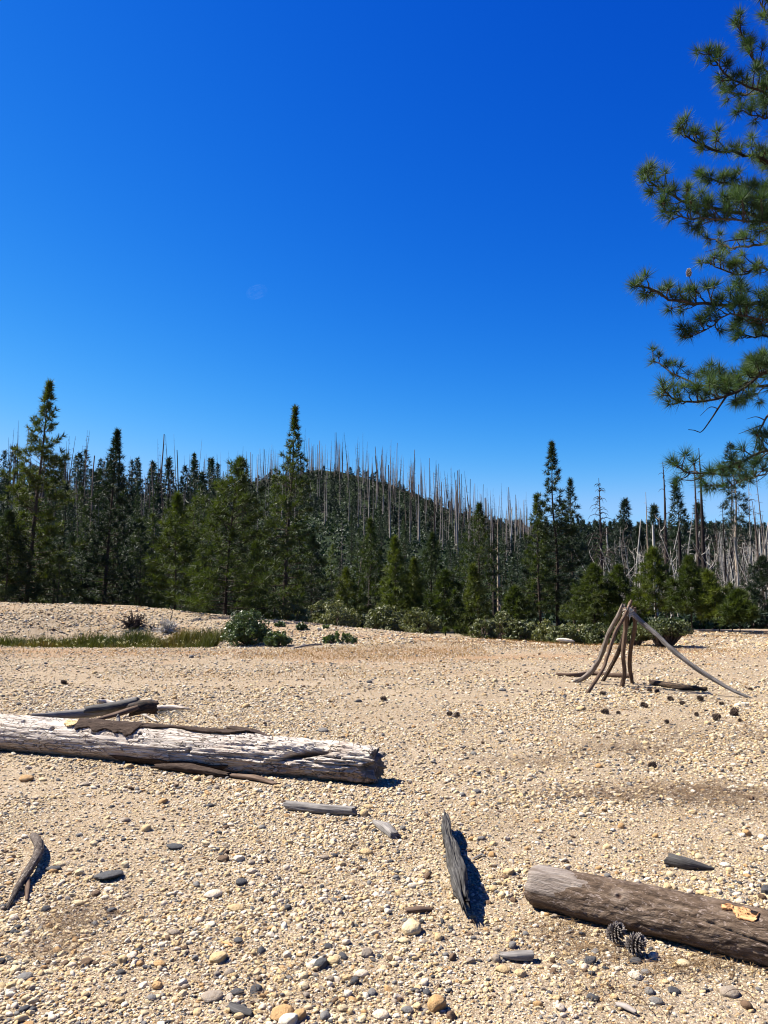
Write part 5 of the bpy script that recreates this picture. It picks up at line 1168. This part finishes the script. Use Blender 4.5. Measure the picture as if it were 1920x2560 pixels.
for k, (px, hw, h, Y) in enumerate([(1315, 44, 30, 31), (1370, 48, 34, 30), (1430, 50, 36, 29), (1490, 50, 40, 28), (1545, 44, 44, 27.5), (1205, 36, 26, 31.5), (1288, 34, 22, 29.5), (1400, 40, 24, 28)]):
    lab = ['green manzanita mat left of the pale flat stone', 'green manzanita mat behind the pale flat stone', 'wide manzanita mat in the middle of the hedge left of the poles', 'manzanita mat seen through the left of the poles', 'dark manzanita seen between the leaning poles',
           'low mat at the foot of the small conical pine', 'low green mat right of the open manzanita', 'low manzanita mat along the front of the hedge'][k]
    shrub(px, 1583+(px-1315)*.13, hw*1.15, h+12, 'manzanita', lab, 'manzanita', Y=Y, nclump=80, k=50, leaf=.05, low=.0)
shrub(1650, 1630, 86, 86, 'manzanita', 'large spreading manzanita with crooked bare stems behind the leaning poles', 'manzanita', Y=24.6, nclump=120, k=56, leaf=.044, low=.55, stems=26)
shrub(1580, 1630, 46, 72, 'manzanita', 'darker manzanita half hidden by the upright poles', 'manzanita', Y=25.4, nclump=70, k=50, leaf=.044, low=.3, stems=12)
o = stone(1402, 1580, 34, 'pale', 'flat pale boulder lying in front of the green manzanita mats', 10, 2); o.location = (6.05, 26.0, tz(6.05, 26.0)+.12); o.scale = (.34, .2, .14)
# undergrowth on the far side of the clearing
for k in range(16):
    px = 1690+k*17+r3.uniform(-5, 5)
    t = shrub(px, 0, r3.uniform(22, 40), r3.uniform(20, 46), 'shrub' if k % 3 == 0 else 'brush', 'leafy green bush in the thicket at the far right, '+beside(px), 'bush', Y=r3.uniform(38.5, 43), nclump=34, k=34, leaf=.09, seed=k); t['group'] = 'bushes along the far right of the clearing'
for k in range(16):
    px = -10+k*42+r3.uniform(-9, 9)
    t = shrub(px, 0, r3.uniform(26, 46), r3.uniform(24, 50), 'brush', 'dark bush in the shade behind the bar, '+beside(px), 'bush', Y=r3.uniform(38, 41), nclump=30, k=34, leaf=.09, seed=40+k); t['group'] = 'bushes in the shade behind the bar'
for k in range(12):
    px = 690+k*58+r3.uniform(-9, 9)
    t = shrub(px, 0, r3.uniform(24, 40), r3.uniform(24, 50), 'brush', 'green bush among the young pines, '+beside(px), 'bush', Y=r3.uniform(40, 46), nclump=30, k=34, leaf=.09, seed=80+k); t['group'] = 'bushes among the young pines'
def dead_bush(px, py, hwp, hp, m, label, n, seed, curl):
    p = gp(px, py); R = hwp/FPX*p[1]; Hh = hp/FPX*p[1]; r = np.random.default_rng(seed); g = Geo()
    for i in range(n):
        a = r.uniform(0, 6.28); e = r.uniform(.2, 1.4); b = np.array([r.normal(0, .12*R), r.normal(0, .12*R), 0.]); l = Hh*r.uniform(.5, 1.25); pts = [b]; d = np.array([math.cos(a)*math.cos(e), math.sin(a)*math.cos(e), math.sin(e)])
        for s_ in range(5): pts.append(pts[-1]+d*l/5); d = d+r.normal(0, curl, 3); d /= np.linalg.norm(d)
        pts = np.array(pts); pts[:, 2] = np.maximum(pts[:, 2], .02); g.add(*tube(pts, np.linspace(.034, .009, 6), 4))
        for s_ in (2, 3, 4):
            d2 = d+r.normal(0, .8, 3); d2 /= np.linalg.norm(d2); g.add(*tube(np.array([pts[s_], pts[s_]+d2*l*.15, pts[s_]+d2*l*.28+[0, 0, .03]]), [.016, .011, .005], 3))
    tag(link('dead_bush', g.mesh('dead_bush', M[m]), None, p), label, 'dead bush')
dead_bush(330, 1572, 34, 42, 'snag_dark', 'dark leafless bush on the face of the gravel bar behind the marsh grass', 55, 3, .35)
dead_bush(418, 1580, 34, 40, 'snag_white', 'silvery tangle of dead branches right of the dark leafless bush', 70, 5, .6)
dead_bush(380, 1572, 14, 16, 'snag_dark', 'small dark dead twigs between the two leafless bushes', 9, 7, .6)
wood('snag_branch', [gp(418, 1570), at(428, 1545, gp(418, 1570)[1]), at(431, 1530, gp(418, 1570)[1]), at(428, 1516, gp(418, 1570)[1])], [.025, .02, .014, .01], [.025, .02, .014, .01], M['dark_wood'], 'thin dark hooked branch sticking up above the silvery tangle', 'branch', 30, 8, 2., .006, (.0, .01), 77, lumps=.01, clear=False)
# ---------------------------------------------------------------- grasses and litter: stuff
def blades(x, y, h, w, r, lean=.4):
    n = len(x); z = terrain(x, y)-.01; a = r.uniform(0, 6.28, n); b = np.stack([x, y, z], 1); s = np.stack([np.cos(a), np.sin(a), 0*a], 1)*w[:, None]
    l = r.normal(0, lean, (n, 2))*h[:, None]; m = b+np.stack([l[:, 0]*.35, l[:, 1]*.35, h*.6], 1); t = b+np.stack([l[:, 0], l[:, 1], h], 1)
    V = np.stack([b-s, b+s, m+s*.7, m-s*.7, t], 1).reshape(-1, 3); i = np.arange(n)[:, None]*5
    F = np.concatenate([i+[[0, 1, 2]], i+[[0, 2, 3]], i+[[3, 2, 4]]]); return V, F
n = 30000; x = rng.uniform(-13.8, -5.6, n); y = 26.3+rng.normal(0, 1.05, n) + (x+9)*.03
k = rng.random(n) < np.clip(1.25-abs((x+8.6)/4.6)**2.2, 0, 1)*np.exp(-((y-26.4)/1.3)**2)*np.clip(noise(np.stack([x*1.2, y*1.2, x*0], -1))+.9, 0, 1)
x, y = x[k], y[k]; g = Geo(); g.add(*blades(x, y, rng.uniform(.18, .66, len(x))*np.clip(.75+.8*noise(np.stack([x*1.6, y*1.1, x*0+6], -1)), .35, 1.2)*(1-.5*np.clip((-x-10)/4, 0, 1))*(.35+.65*np.exp(-((y-26.6)/.9)**2)), rng.uniform(.007, .014, len(x)), rng, .3))
tag(link('marsh_grass', g.mesh('marsh_grass', M['grass'], False)), 'green and rusty grass growing in the damp hollow at the left', 'grass', None, 'stuff')
n = 70; xx = rng.uniform(-11.5, -6, n); yy = 25.3+rng.normal(0, .3, n); V, F = blobs(np.stack([xx, yy, terrain(xx, yy)+rng.uniform(.1, .26, n)], 1), .04, 6, .022, rng)
g = Geo(); g.add(V, q2t(F)); tag(link('seed_heads', g.mesh('seed_heads', M['seed'], False)), 'pale seed heads dotted along the front of the marsh grass', 'seed heads', None, 'stuff')
n = 130000; y = np.sqrt(rng.uniform(15**2, 36**2, n)); x = rng.uniform(-1, 1, n)*(y*.52+1); a = fbm(np.stack([x*.16+4, y*.33, x*0], -1), 3)
band = np.exp(-((y-22.9)/1.5)**2)*(x < 3)*1.0 + np.exp(-((x-2.5)/4.2)**2-((y-25.6)/1.5)**2)*1.0 + np.exp(-((x-9.2)/2.6)**2-((y-22.6)/.7)**2)*1.2
band = band+.45*np.exp(-((y-20.5)/1.3)**2)*(np.abs(x-2) < 6)+.9*np.exp(-((y-33.5)/1.8)**2)*(x > 9)
k = rng.random(n) < np.clip(a*1.5+band-.28, 0, .75)
x, y = x[k], y[k]; g = Geo(); g.add(*blades(x, y, rng.uniform(.03, .10, len(x)), rng.uniform(.004, .009, len(x)), rng, .6))
tag(link('dry_grass', g.mesh('dry_grass', M['dry_grass'], False)), 'short rusty dry grass in patches on the far flat', 'grass', None, 'stuff')
def lying(cx, cy, sx, sy, n, ln, w, ang=0, aspread=1.2):
    x = cx+rng.normal(0, sx, n); y = cy+rng.normal(0, sy, n); a = ang+rng.normal(0, aspread, n); l = ln*rng.uniform(.5, 1.2, n)
    z = terrain(x, y)+rng.uniform(.004, .022, n); d = np.stack([np.cos(a), np.sin(a), rng.normal(0, .08, n)], 1); s = np.stack([-np.sin(a), np.cos(a), 0*a], 1)*w/2; c = np.stack([x, y, z], 1)
    bend = s/(w/2)*(rng.normal(0, .10, n)*l)[:, None]
    V = np.stack([c-d*l[:, None]/2-s, c-d*l[:, None]/2+s, c+bend+s, c+bend-s, c+d*l[:, None]/2], 1).reshape(-1, 3); i = np.arange(n)[:, None]*5
    return V, np.concatenate([i+[[0, 1, 2]], i+[[0, 2, 3]], i+[[3, 2, 4]]])
g = Geo()
def L_(px, py, sxp, syp, n, **k): p = gp(px, py); g.add(*lying(p[0], p[1], sxp/FPX*p[1], syp/FPX*p[1]**2/1.6, n, **k))
for (px, py, sx, sy, n) in [(1680, 1850, 110, 26, 1000), (1560, 1872, 80, 14, 500), (1800, 1990, 110, 22, 900), (1700, 1975, 130, 14, 350), (1880, 1830, 70, 16, 450), (1250, 1800, 160, 26, 260), (900, 1760, 220, 22, 200), (1450, 1770, 70, 10, 260), (1500, 1990, 120, 12, 400), (1800, 1760, 90, 12, 300), (1350, 1905, 80, 10, 300)]: L_(px, py, sx, sy, n, ln=.16, w=.004, ang=.1, aspread=.7)
for (px, py, sx, sy, n) in [(1620, 2100, 160, 50, 260), (1400, 2330, 70, 22, 200), (1500, 2380, 60, 14, 160), (1750, 2420, 90, 14, 220), (190, 2300, 60, 26, 420), (150, 2380, 60, 20, 160), (1230, 2060, 80, 30, 120), (700, 2480, 160, 40, 90), (1000, 2250, 300, 80, 160), (1530, 2480, 120, 30, 120), (420, 2420, 200, 60, 120)]: L_(px, py, sx, sy, n, ln=.13, w=.0022, ang=.3, aspread=.9)
tag(link('needle_litter', g.mesh('needle_litter', M['litter'], False)), 'dry brown pine needles drifted over the gravel', 'needles', None, 'stuff')
for k, (px, py) in enumerate([(1850, 2520), (1790, 2385), (1560, 2560-20)]):
    p = on(px, py, .015); a = np.linspace(0, 2.2, 12); rr = .06+.02*k
    P = p+np.stack([np.cos(a)*rr, np.sin(a)*rr, .01+.015*np.sin(a*1.4)], 1); o = link('twig', mesh_from('twig', *tube(P-P[0], np.linspace(.0022, .001, 12), 5), M['brown_wood']), None, P[0]); tag(o, ['curled thin twig at the lower right corner', 'thin curved twig on the sand below the brown log', 'thin curved twig near the bottom edge, right of centre'][k], 'twig')

# ---------------------------------------------------------------- the near pine at the right edge
PX = at(2190, 1490, 12.0); PX[2] = tz(PX[0], PX[1]); TX, TYY = PX[0], PX[1]
near = empty('pine_tree', 'large near pine reaching into the picture from the right with long-needled branches', 'pine tree', (TX, TYY, PX[2]))
base_ = np.array([TX, TYY, PX[2]])
zt = np.linspace(0, 15, 16); link('trunk', mesh_from('trunk', *tube(np.stack([.12*np.sin(zt*.5), .1*np.cos(zt*.4)-.1, zt], 1), .27*(1-zt/15.5)+.01, 16), M['bark_near']), near)
rn = np.random.default_rng(11)
def near_branch(pts, r0, density=1.0, bare=.0, side_len=.55, seed=0, tip_up=.6, dirpref=None):
    """pts: points relative to world; builds a branch part with needle tufts and buds as its sub-parts"""
    r = np.random.default_rng(seed+50); P, s = resample(pts, 26); P[1:-1] += r.normal(0, .012, (24, 3)); L = s[-1]; w = Geo(); nd = Geo(); bd = Geo()
    w.add(*tube(P, r0*(1-s/L*.72), 7)); C, D = [], []
    n = int(L*8*density)
    for i in range(n):
        t = bare+(1-bare)*((i+r.random())/n)
        c = np.array([np.interp(t*L, s, P[:, k]) for k in range(3)]); T = np.array([np.interp(min(t*L+.1, L), s, P[:, k]) for k in range(3)])-c; T /= np.linalg.norm(T)+1e-6
        q = r.normal(size=3); q -= T*(q@T); q /= np.linalg.norm(q); q = q*.9+np.array([0, 0, .28])
        l = side_len*r.uniform(.35, 1.1)*(1.15-.75*t); d = T*.55+q; d /= np.linalg.norm(d)
        e = c+d*l*.55; f_ = e+(d*.7+np.array([0, 0, tip_up*.7])+r.normal(0, .3, 3))*l*.5
        w.add(*tube(np.array([c, c+d*l*.3+r.normal(0, .012, 3), e, f_]), [.013, .010, .008, .006], 4)); dd = f_-e; dd /= np.linalg.norm(dd); C.append(f_); D.append(dd)
        if l > .28:
            for _ in range(int(r.integers(1, 3))):
                d2 = d*.5+r.normal(0, .6, 3)+[0, 0, .3]; d2 /= np.linalg.norm(d2); b = c+d*l*r.uniform(.25, .5); e2 = b+d2*l*.42+[0, 0, .02]; w.add(*tube(np.array([b, (b+e2)/2-[0, 0, .01], e2]), [.008, .006, .004], 3)); C.append(e2); D.append(d2*.6+[0, 0, .4])
    T = P[-1]-P[-2]; C.append(P[-1]); D.append(T/np.linalg.norm(T)*.5+[0, 0, .5])
    C, D = np.array(C), np.array(D); D /= np.linalg.norm(D, axis=1)[:, None]
    nd.add(*needles(C, D, 125, .185, .0064, r, .86)); kk = r.random(len(C)) < .28; bq = C[kk]-D[kk]*.03
    b = link('branch', w.mesh('branch', M['bark_near']), near); b.matrix_parent_inverse = Matrix.Translation((-TX, -TYY, -float(PX[2])))
    c_ = link('needles', nd.mesh('needles', M['pine_near'], False), b); c_['kind'] = 'stuff'
    for q in bq[:40]:
        V = IV[:42] if False else IV; bd.add(V*np.array([.016, .016, .024])*(1+.25*noise(V*3)[:, None])+q, IF)
    if len(bq): link('cone_buds', bd.mesh('cone_buds', M['cone_bud'], False), b)
    return b
M['cone_bud'] = mat_wood('reddish_buds', (.03, .018, .012), (.07, .035, .02), (.13, .07, .04), 40, .5, False)
def A(px, py, Y): return at(px, py, Y)
tk_ = lambda py, dy=0: A(2190, py, 12)+np.array([0, dy, 0])
NB = [
 ([tk_(420), A(2000, 250, 11.8), A(1930, 195, 11.6), A(1885, 150, 11.5), A(1860, 105, 11.5), A(1850, 62, 11.5)], .04, 1.2, .35),
 ([tk_(210), A(2000, 120, 11.8), A(1930, 60, 12), A(1905, 10, 12), A(1895, -40, 12)], .035, 1.0, .3),
 ([tk_(360), A(2000, 262, 11.3), A(1900, 228, 11.1), A(1830, 198, 11.0), A(1795, 165, 11.0), A(1770, 128, 11)], .035, 1.1, .45),
 ([tk_(480), A(2000, 430, 11.2), A(1870, 388, 11.0), A(1790, 380, 11), A(1745, 362, 11), A(1718, 340, 11), A(1706, 312, 11)], .042, 1.15, .35),
 ([tk_(640), A(2010, 565, 11.5), A(1900, 540, 11.2), A(1800, 525, 11), A(1715, 505, 11), A(1660, 478, 11), A(1628, 455, 11), A(1616, 428, 11)], .05, 1.5, .30),
 ([tk_(600), A(2010, 520, 12), A(1900, 480, 12), A(1840, 460, 12.1), A(1780, 450, 12), A(1752, 436, 12)], .035, 1.3, .35),
 ([tk_(690), A(2000, 585, 11), A(1880, 555, 10.8), A(1780, 545, 10.7), A(1710, 548, 10.7), A(1668, 530, 10.7), A(1655, 505, 10.7)], .03, 1.2, .4),
 ([tk_(820), A(2010, 765, 11.4), A(1900, 758, 11.1), A(1800, 762, 11), A(1720, 757, 10.9), A(1675, 748, 10.9), A(1645, 728, 10.9), A(1592, 715, 10.9)], .05, 1.35, .25),
 ([tk_(760), A(2010, 690, 11.9), A(1900, 670, 11.9), A(1850, 690, 11.9), A(1800, 672, 12), A(1775, 655, 12)], .035, 1.2, .3),
 ([tk_(880), A(2000, 830, 11.2), A(1880, 790, 10.9), A(1810, 790, 10.8), A(1780, 815, 10.8), A(1740, 835, 10.8), A(1708, 838, 10.8)], .026, 1.1, .45),
 ([tk_(900), A(2000, 860, 11.7), A(1920, 840, 11.7), A(1870, 842, 11.7), A(1835, 815, 11.8)], .03, 1.2, .35),
 ([tk_(990), A(2000, 905, 11.4), A(1920, 925, 11.2), A(1870, 965, 11.1), A(1800, 995, 11), A(1735, 1005, 11), A(1685, 995, 11), A(1660, 975, 11)], .04, 1.5, .28),
 ([tk_(960), A(2000, 930, 12), A(1920, 930, 12), A(1850, 940, 12), A(1790, 955, 12), A(1770, 935, 12)], .034, 1.4, .3),
 ([tk_(1180), A(2010, 1125, 11.3), A(1920, 1128, 11.1), A(1870, 1145, 11), A(1810, 1172, 10.9), A(1760, 1185, 10.9), A(1712, 1180, 10.9), A(1692, 1162, 10.9)], .034, .9, .32),
 ([tk_(1200), A(2000, 1165, 11.6), A(1890, 1190, 11.4), A(1820, 1215, 11.3), A(1760, 1212, 11.3)], .02, .9, .45),
 ([tk_(330), A(2010, 330, 12.2), A(1930, 300, 12.3), A(1880, 290, 12.3), A(1850, 275, 12.3)], .03, 1.3, .3),
]
for k, (pts, r0, dn, bare) in enumerate(NB): near_branch(np.array(pts), r0, dn, bare, .42 if k not in (4, 7, 11, 12) else .5, k)
# the sides that face away from the picture
for k in range(20):
    z = 3.4+k*.55; a = -1.4+2.4*k % 4.4 - 1.5; l = 3.6*(1-(z/15.5)**1.6)+.4
    a = [0.2, 1.2, -1.0, 2.0, -.4][k % 5] + .13*k % .5
    d = np.array([math.cos(a), math.sin(a), 0]); c = base_+[0, 0, z]
    near_branch(np.array([c, c+d*l*.4+[0, 0, l*.05], c+d*l*.75+[0, 0, l*.12], c+d*l+[0, 0, l*.3]]), .04, .8, .3, .42, 100+k)
def bare_twig(pts, r0):
    P, s = resample(np.array(pts), 20); o = link('bare_branch', mesh_from('bare_branch', *tube(P, r0*(1-s/s[-1]*.7), 6), M['bark_near']), near); o.matrix_parent_inverse = Matrix.Translation((-TX, -TYY, -float(PX[2])))
bare_twig([A(1815, 992, 11), A(1796, 1020, 11), A(1775, 1052, 11), A(1753, 1080, 11), A(1738, 1076, 11), A(1721, 1074, 11)], .016)
bare_twig([A(1796, 1022, 11), A(1775, 1018, 11), A(1750, 1042-2, 11)], .008)
bare_twig([A(2010, 1000, 11.4), A(1930, 1030, 11.3), A(1905, 1065, 11.2), A(1894, 1090, 11.2), A(1892, 1115, 11.2), A(1912, 1135, 11.2)], .024)
bare_twig([A(1903, 1063, 11.2), A(1885, 1070, 11.2), A(1846, 1085, 11.2)], .010)
bare_twig([A(1912, 1050, 11.2), A(1890, 1042, 11.2), A(1866, 1048, 11.2)], .009)
bare_twig([A(1893, 1105, 11.2), A(1886, 1125, 11.2), A(1880, 1140, 11.1)], .010)
bare_twig([A(1860, 598, 11), A(1812, 604, 11), A(1795, 620, 11), A(1762, 630, 11)], .010)
bare_twig([A(1760, 1186, 11), A(1735, 1200, 11), A(1710, 1200, 11), A(1682, 1192, 11)], .010)
bare_twig([A(1960, 1150, 11.3), A(1905, 1195, 11.3), A(1880, 1208, 11.3), A(1862, 1205, 11.3)], .008)
bare_twig([A(1740, 757, 10.95), A(1738, 725, 10.95), A(1728, 705, 11), A(1723, 690, 11)], .012)
# the pale cone high on a branch tip
o = link('pine_cone', cone_mesh('grey_cone', .085, .026, 11, M['cone_grey']), None, A(1722, 690, 11), 0, 1.25); o.rotation_euler = (0, -1.5, 0); tag(o, 'pale grey cone standing on a tip of the near pine branch against the sky', 'pine cone')
# ---------------------------------------------------------------- a wisp of cirrus
cm = NT('thin_cirrus', 1, 0); tr_ = cm.n('ShaderNodeBsdfTransparent'); tl_ = cm.n('ShaderNodeBsdfTranslucent'); df_ = cm.n('ShaderNodeBsdfDiffuse'); ad_ = cm.n('ShaderNodeMixShader'); mx_ = cm.n('ShaderNodeMixShader')
cm.l(df_.outputs[0], ad_.inputs[1]); cm.l(tl_.outputs[0], ad_.inputs[2])
lw_ = cm.n('ShaderNodeLayerWeight'); lw_.inputs[0].default_value = .5
f_ = cm.math('MULTIPLY', cm.ramp(cm.noise(cm.coord('Object', (1, 1, 2.5)), 2.2, 5, .6), [(.42, 0.), (.75, .05)]), cm.math('POWER', cm.math('SUBTRACT', 1.0, lw_.outputs['Facing']), 2.0))
cm.l(f_, mx_.inputs[0]); cm.l(tr_.outputs[0], mx_.inputs[1]); cm.l(ad_.outputs[0], mx_.inputs[2]); cm.l(mx_.outputs[0], cm.out.inputs[0])
cl = link('cloud', mesh_from('cloud', IV2, IF2, cm.m), None, at(642, 730, 2600)); cl.scale = (40, 60, 8); cl.rotation_euler = (0, -.35, 0); cl['kind'] = 'stuff'; cl['label'] = 'faint wisp of white cloud in the blue sky'; cl['category'] = 'cloud'
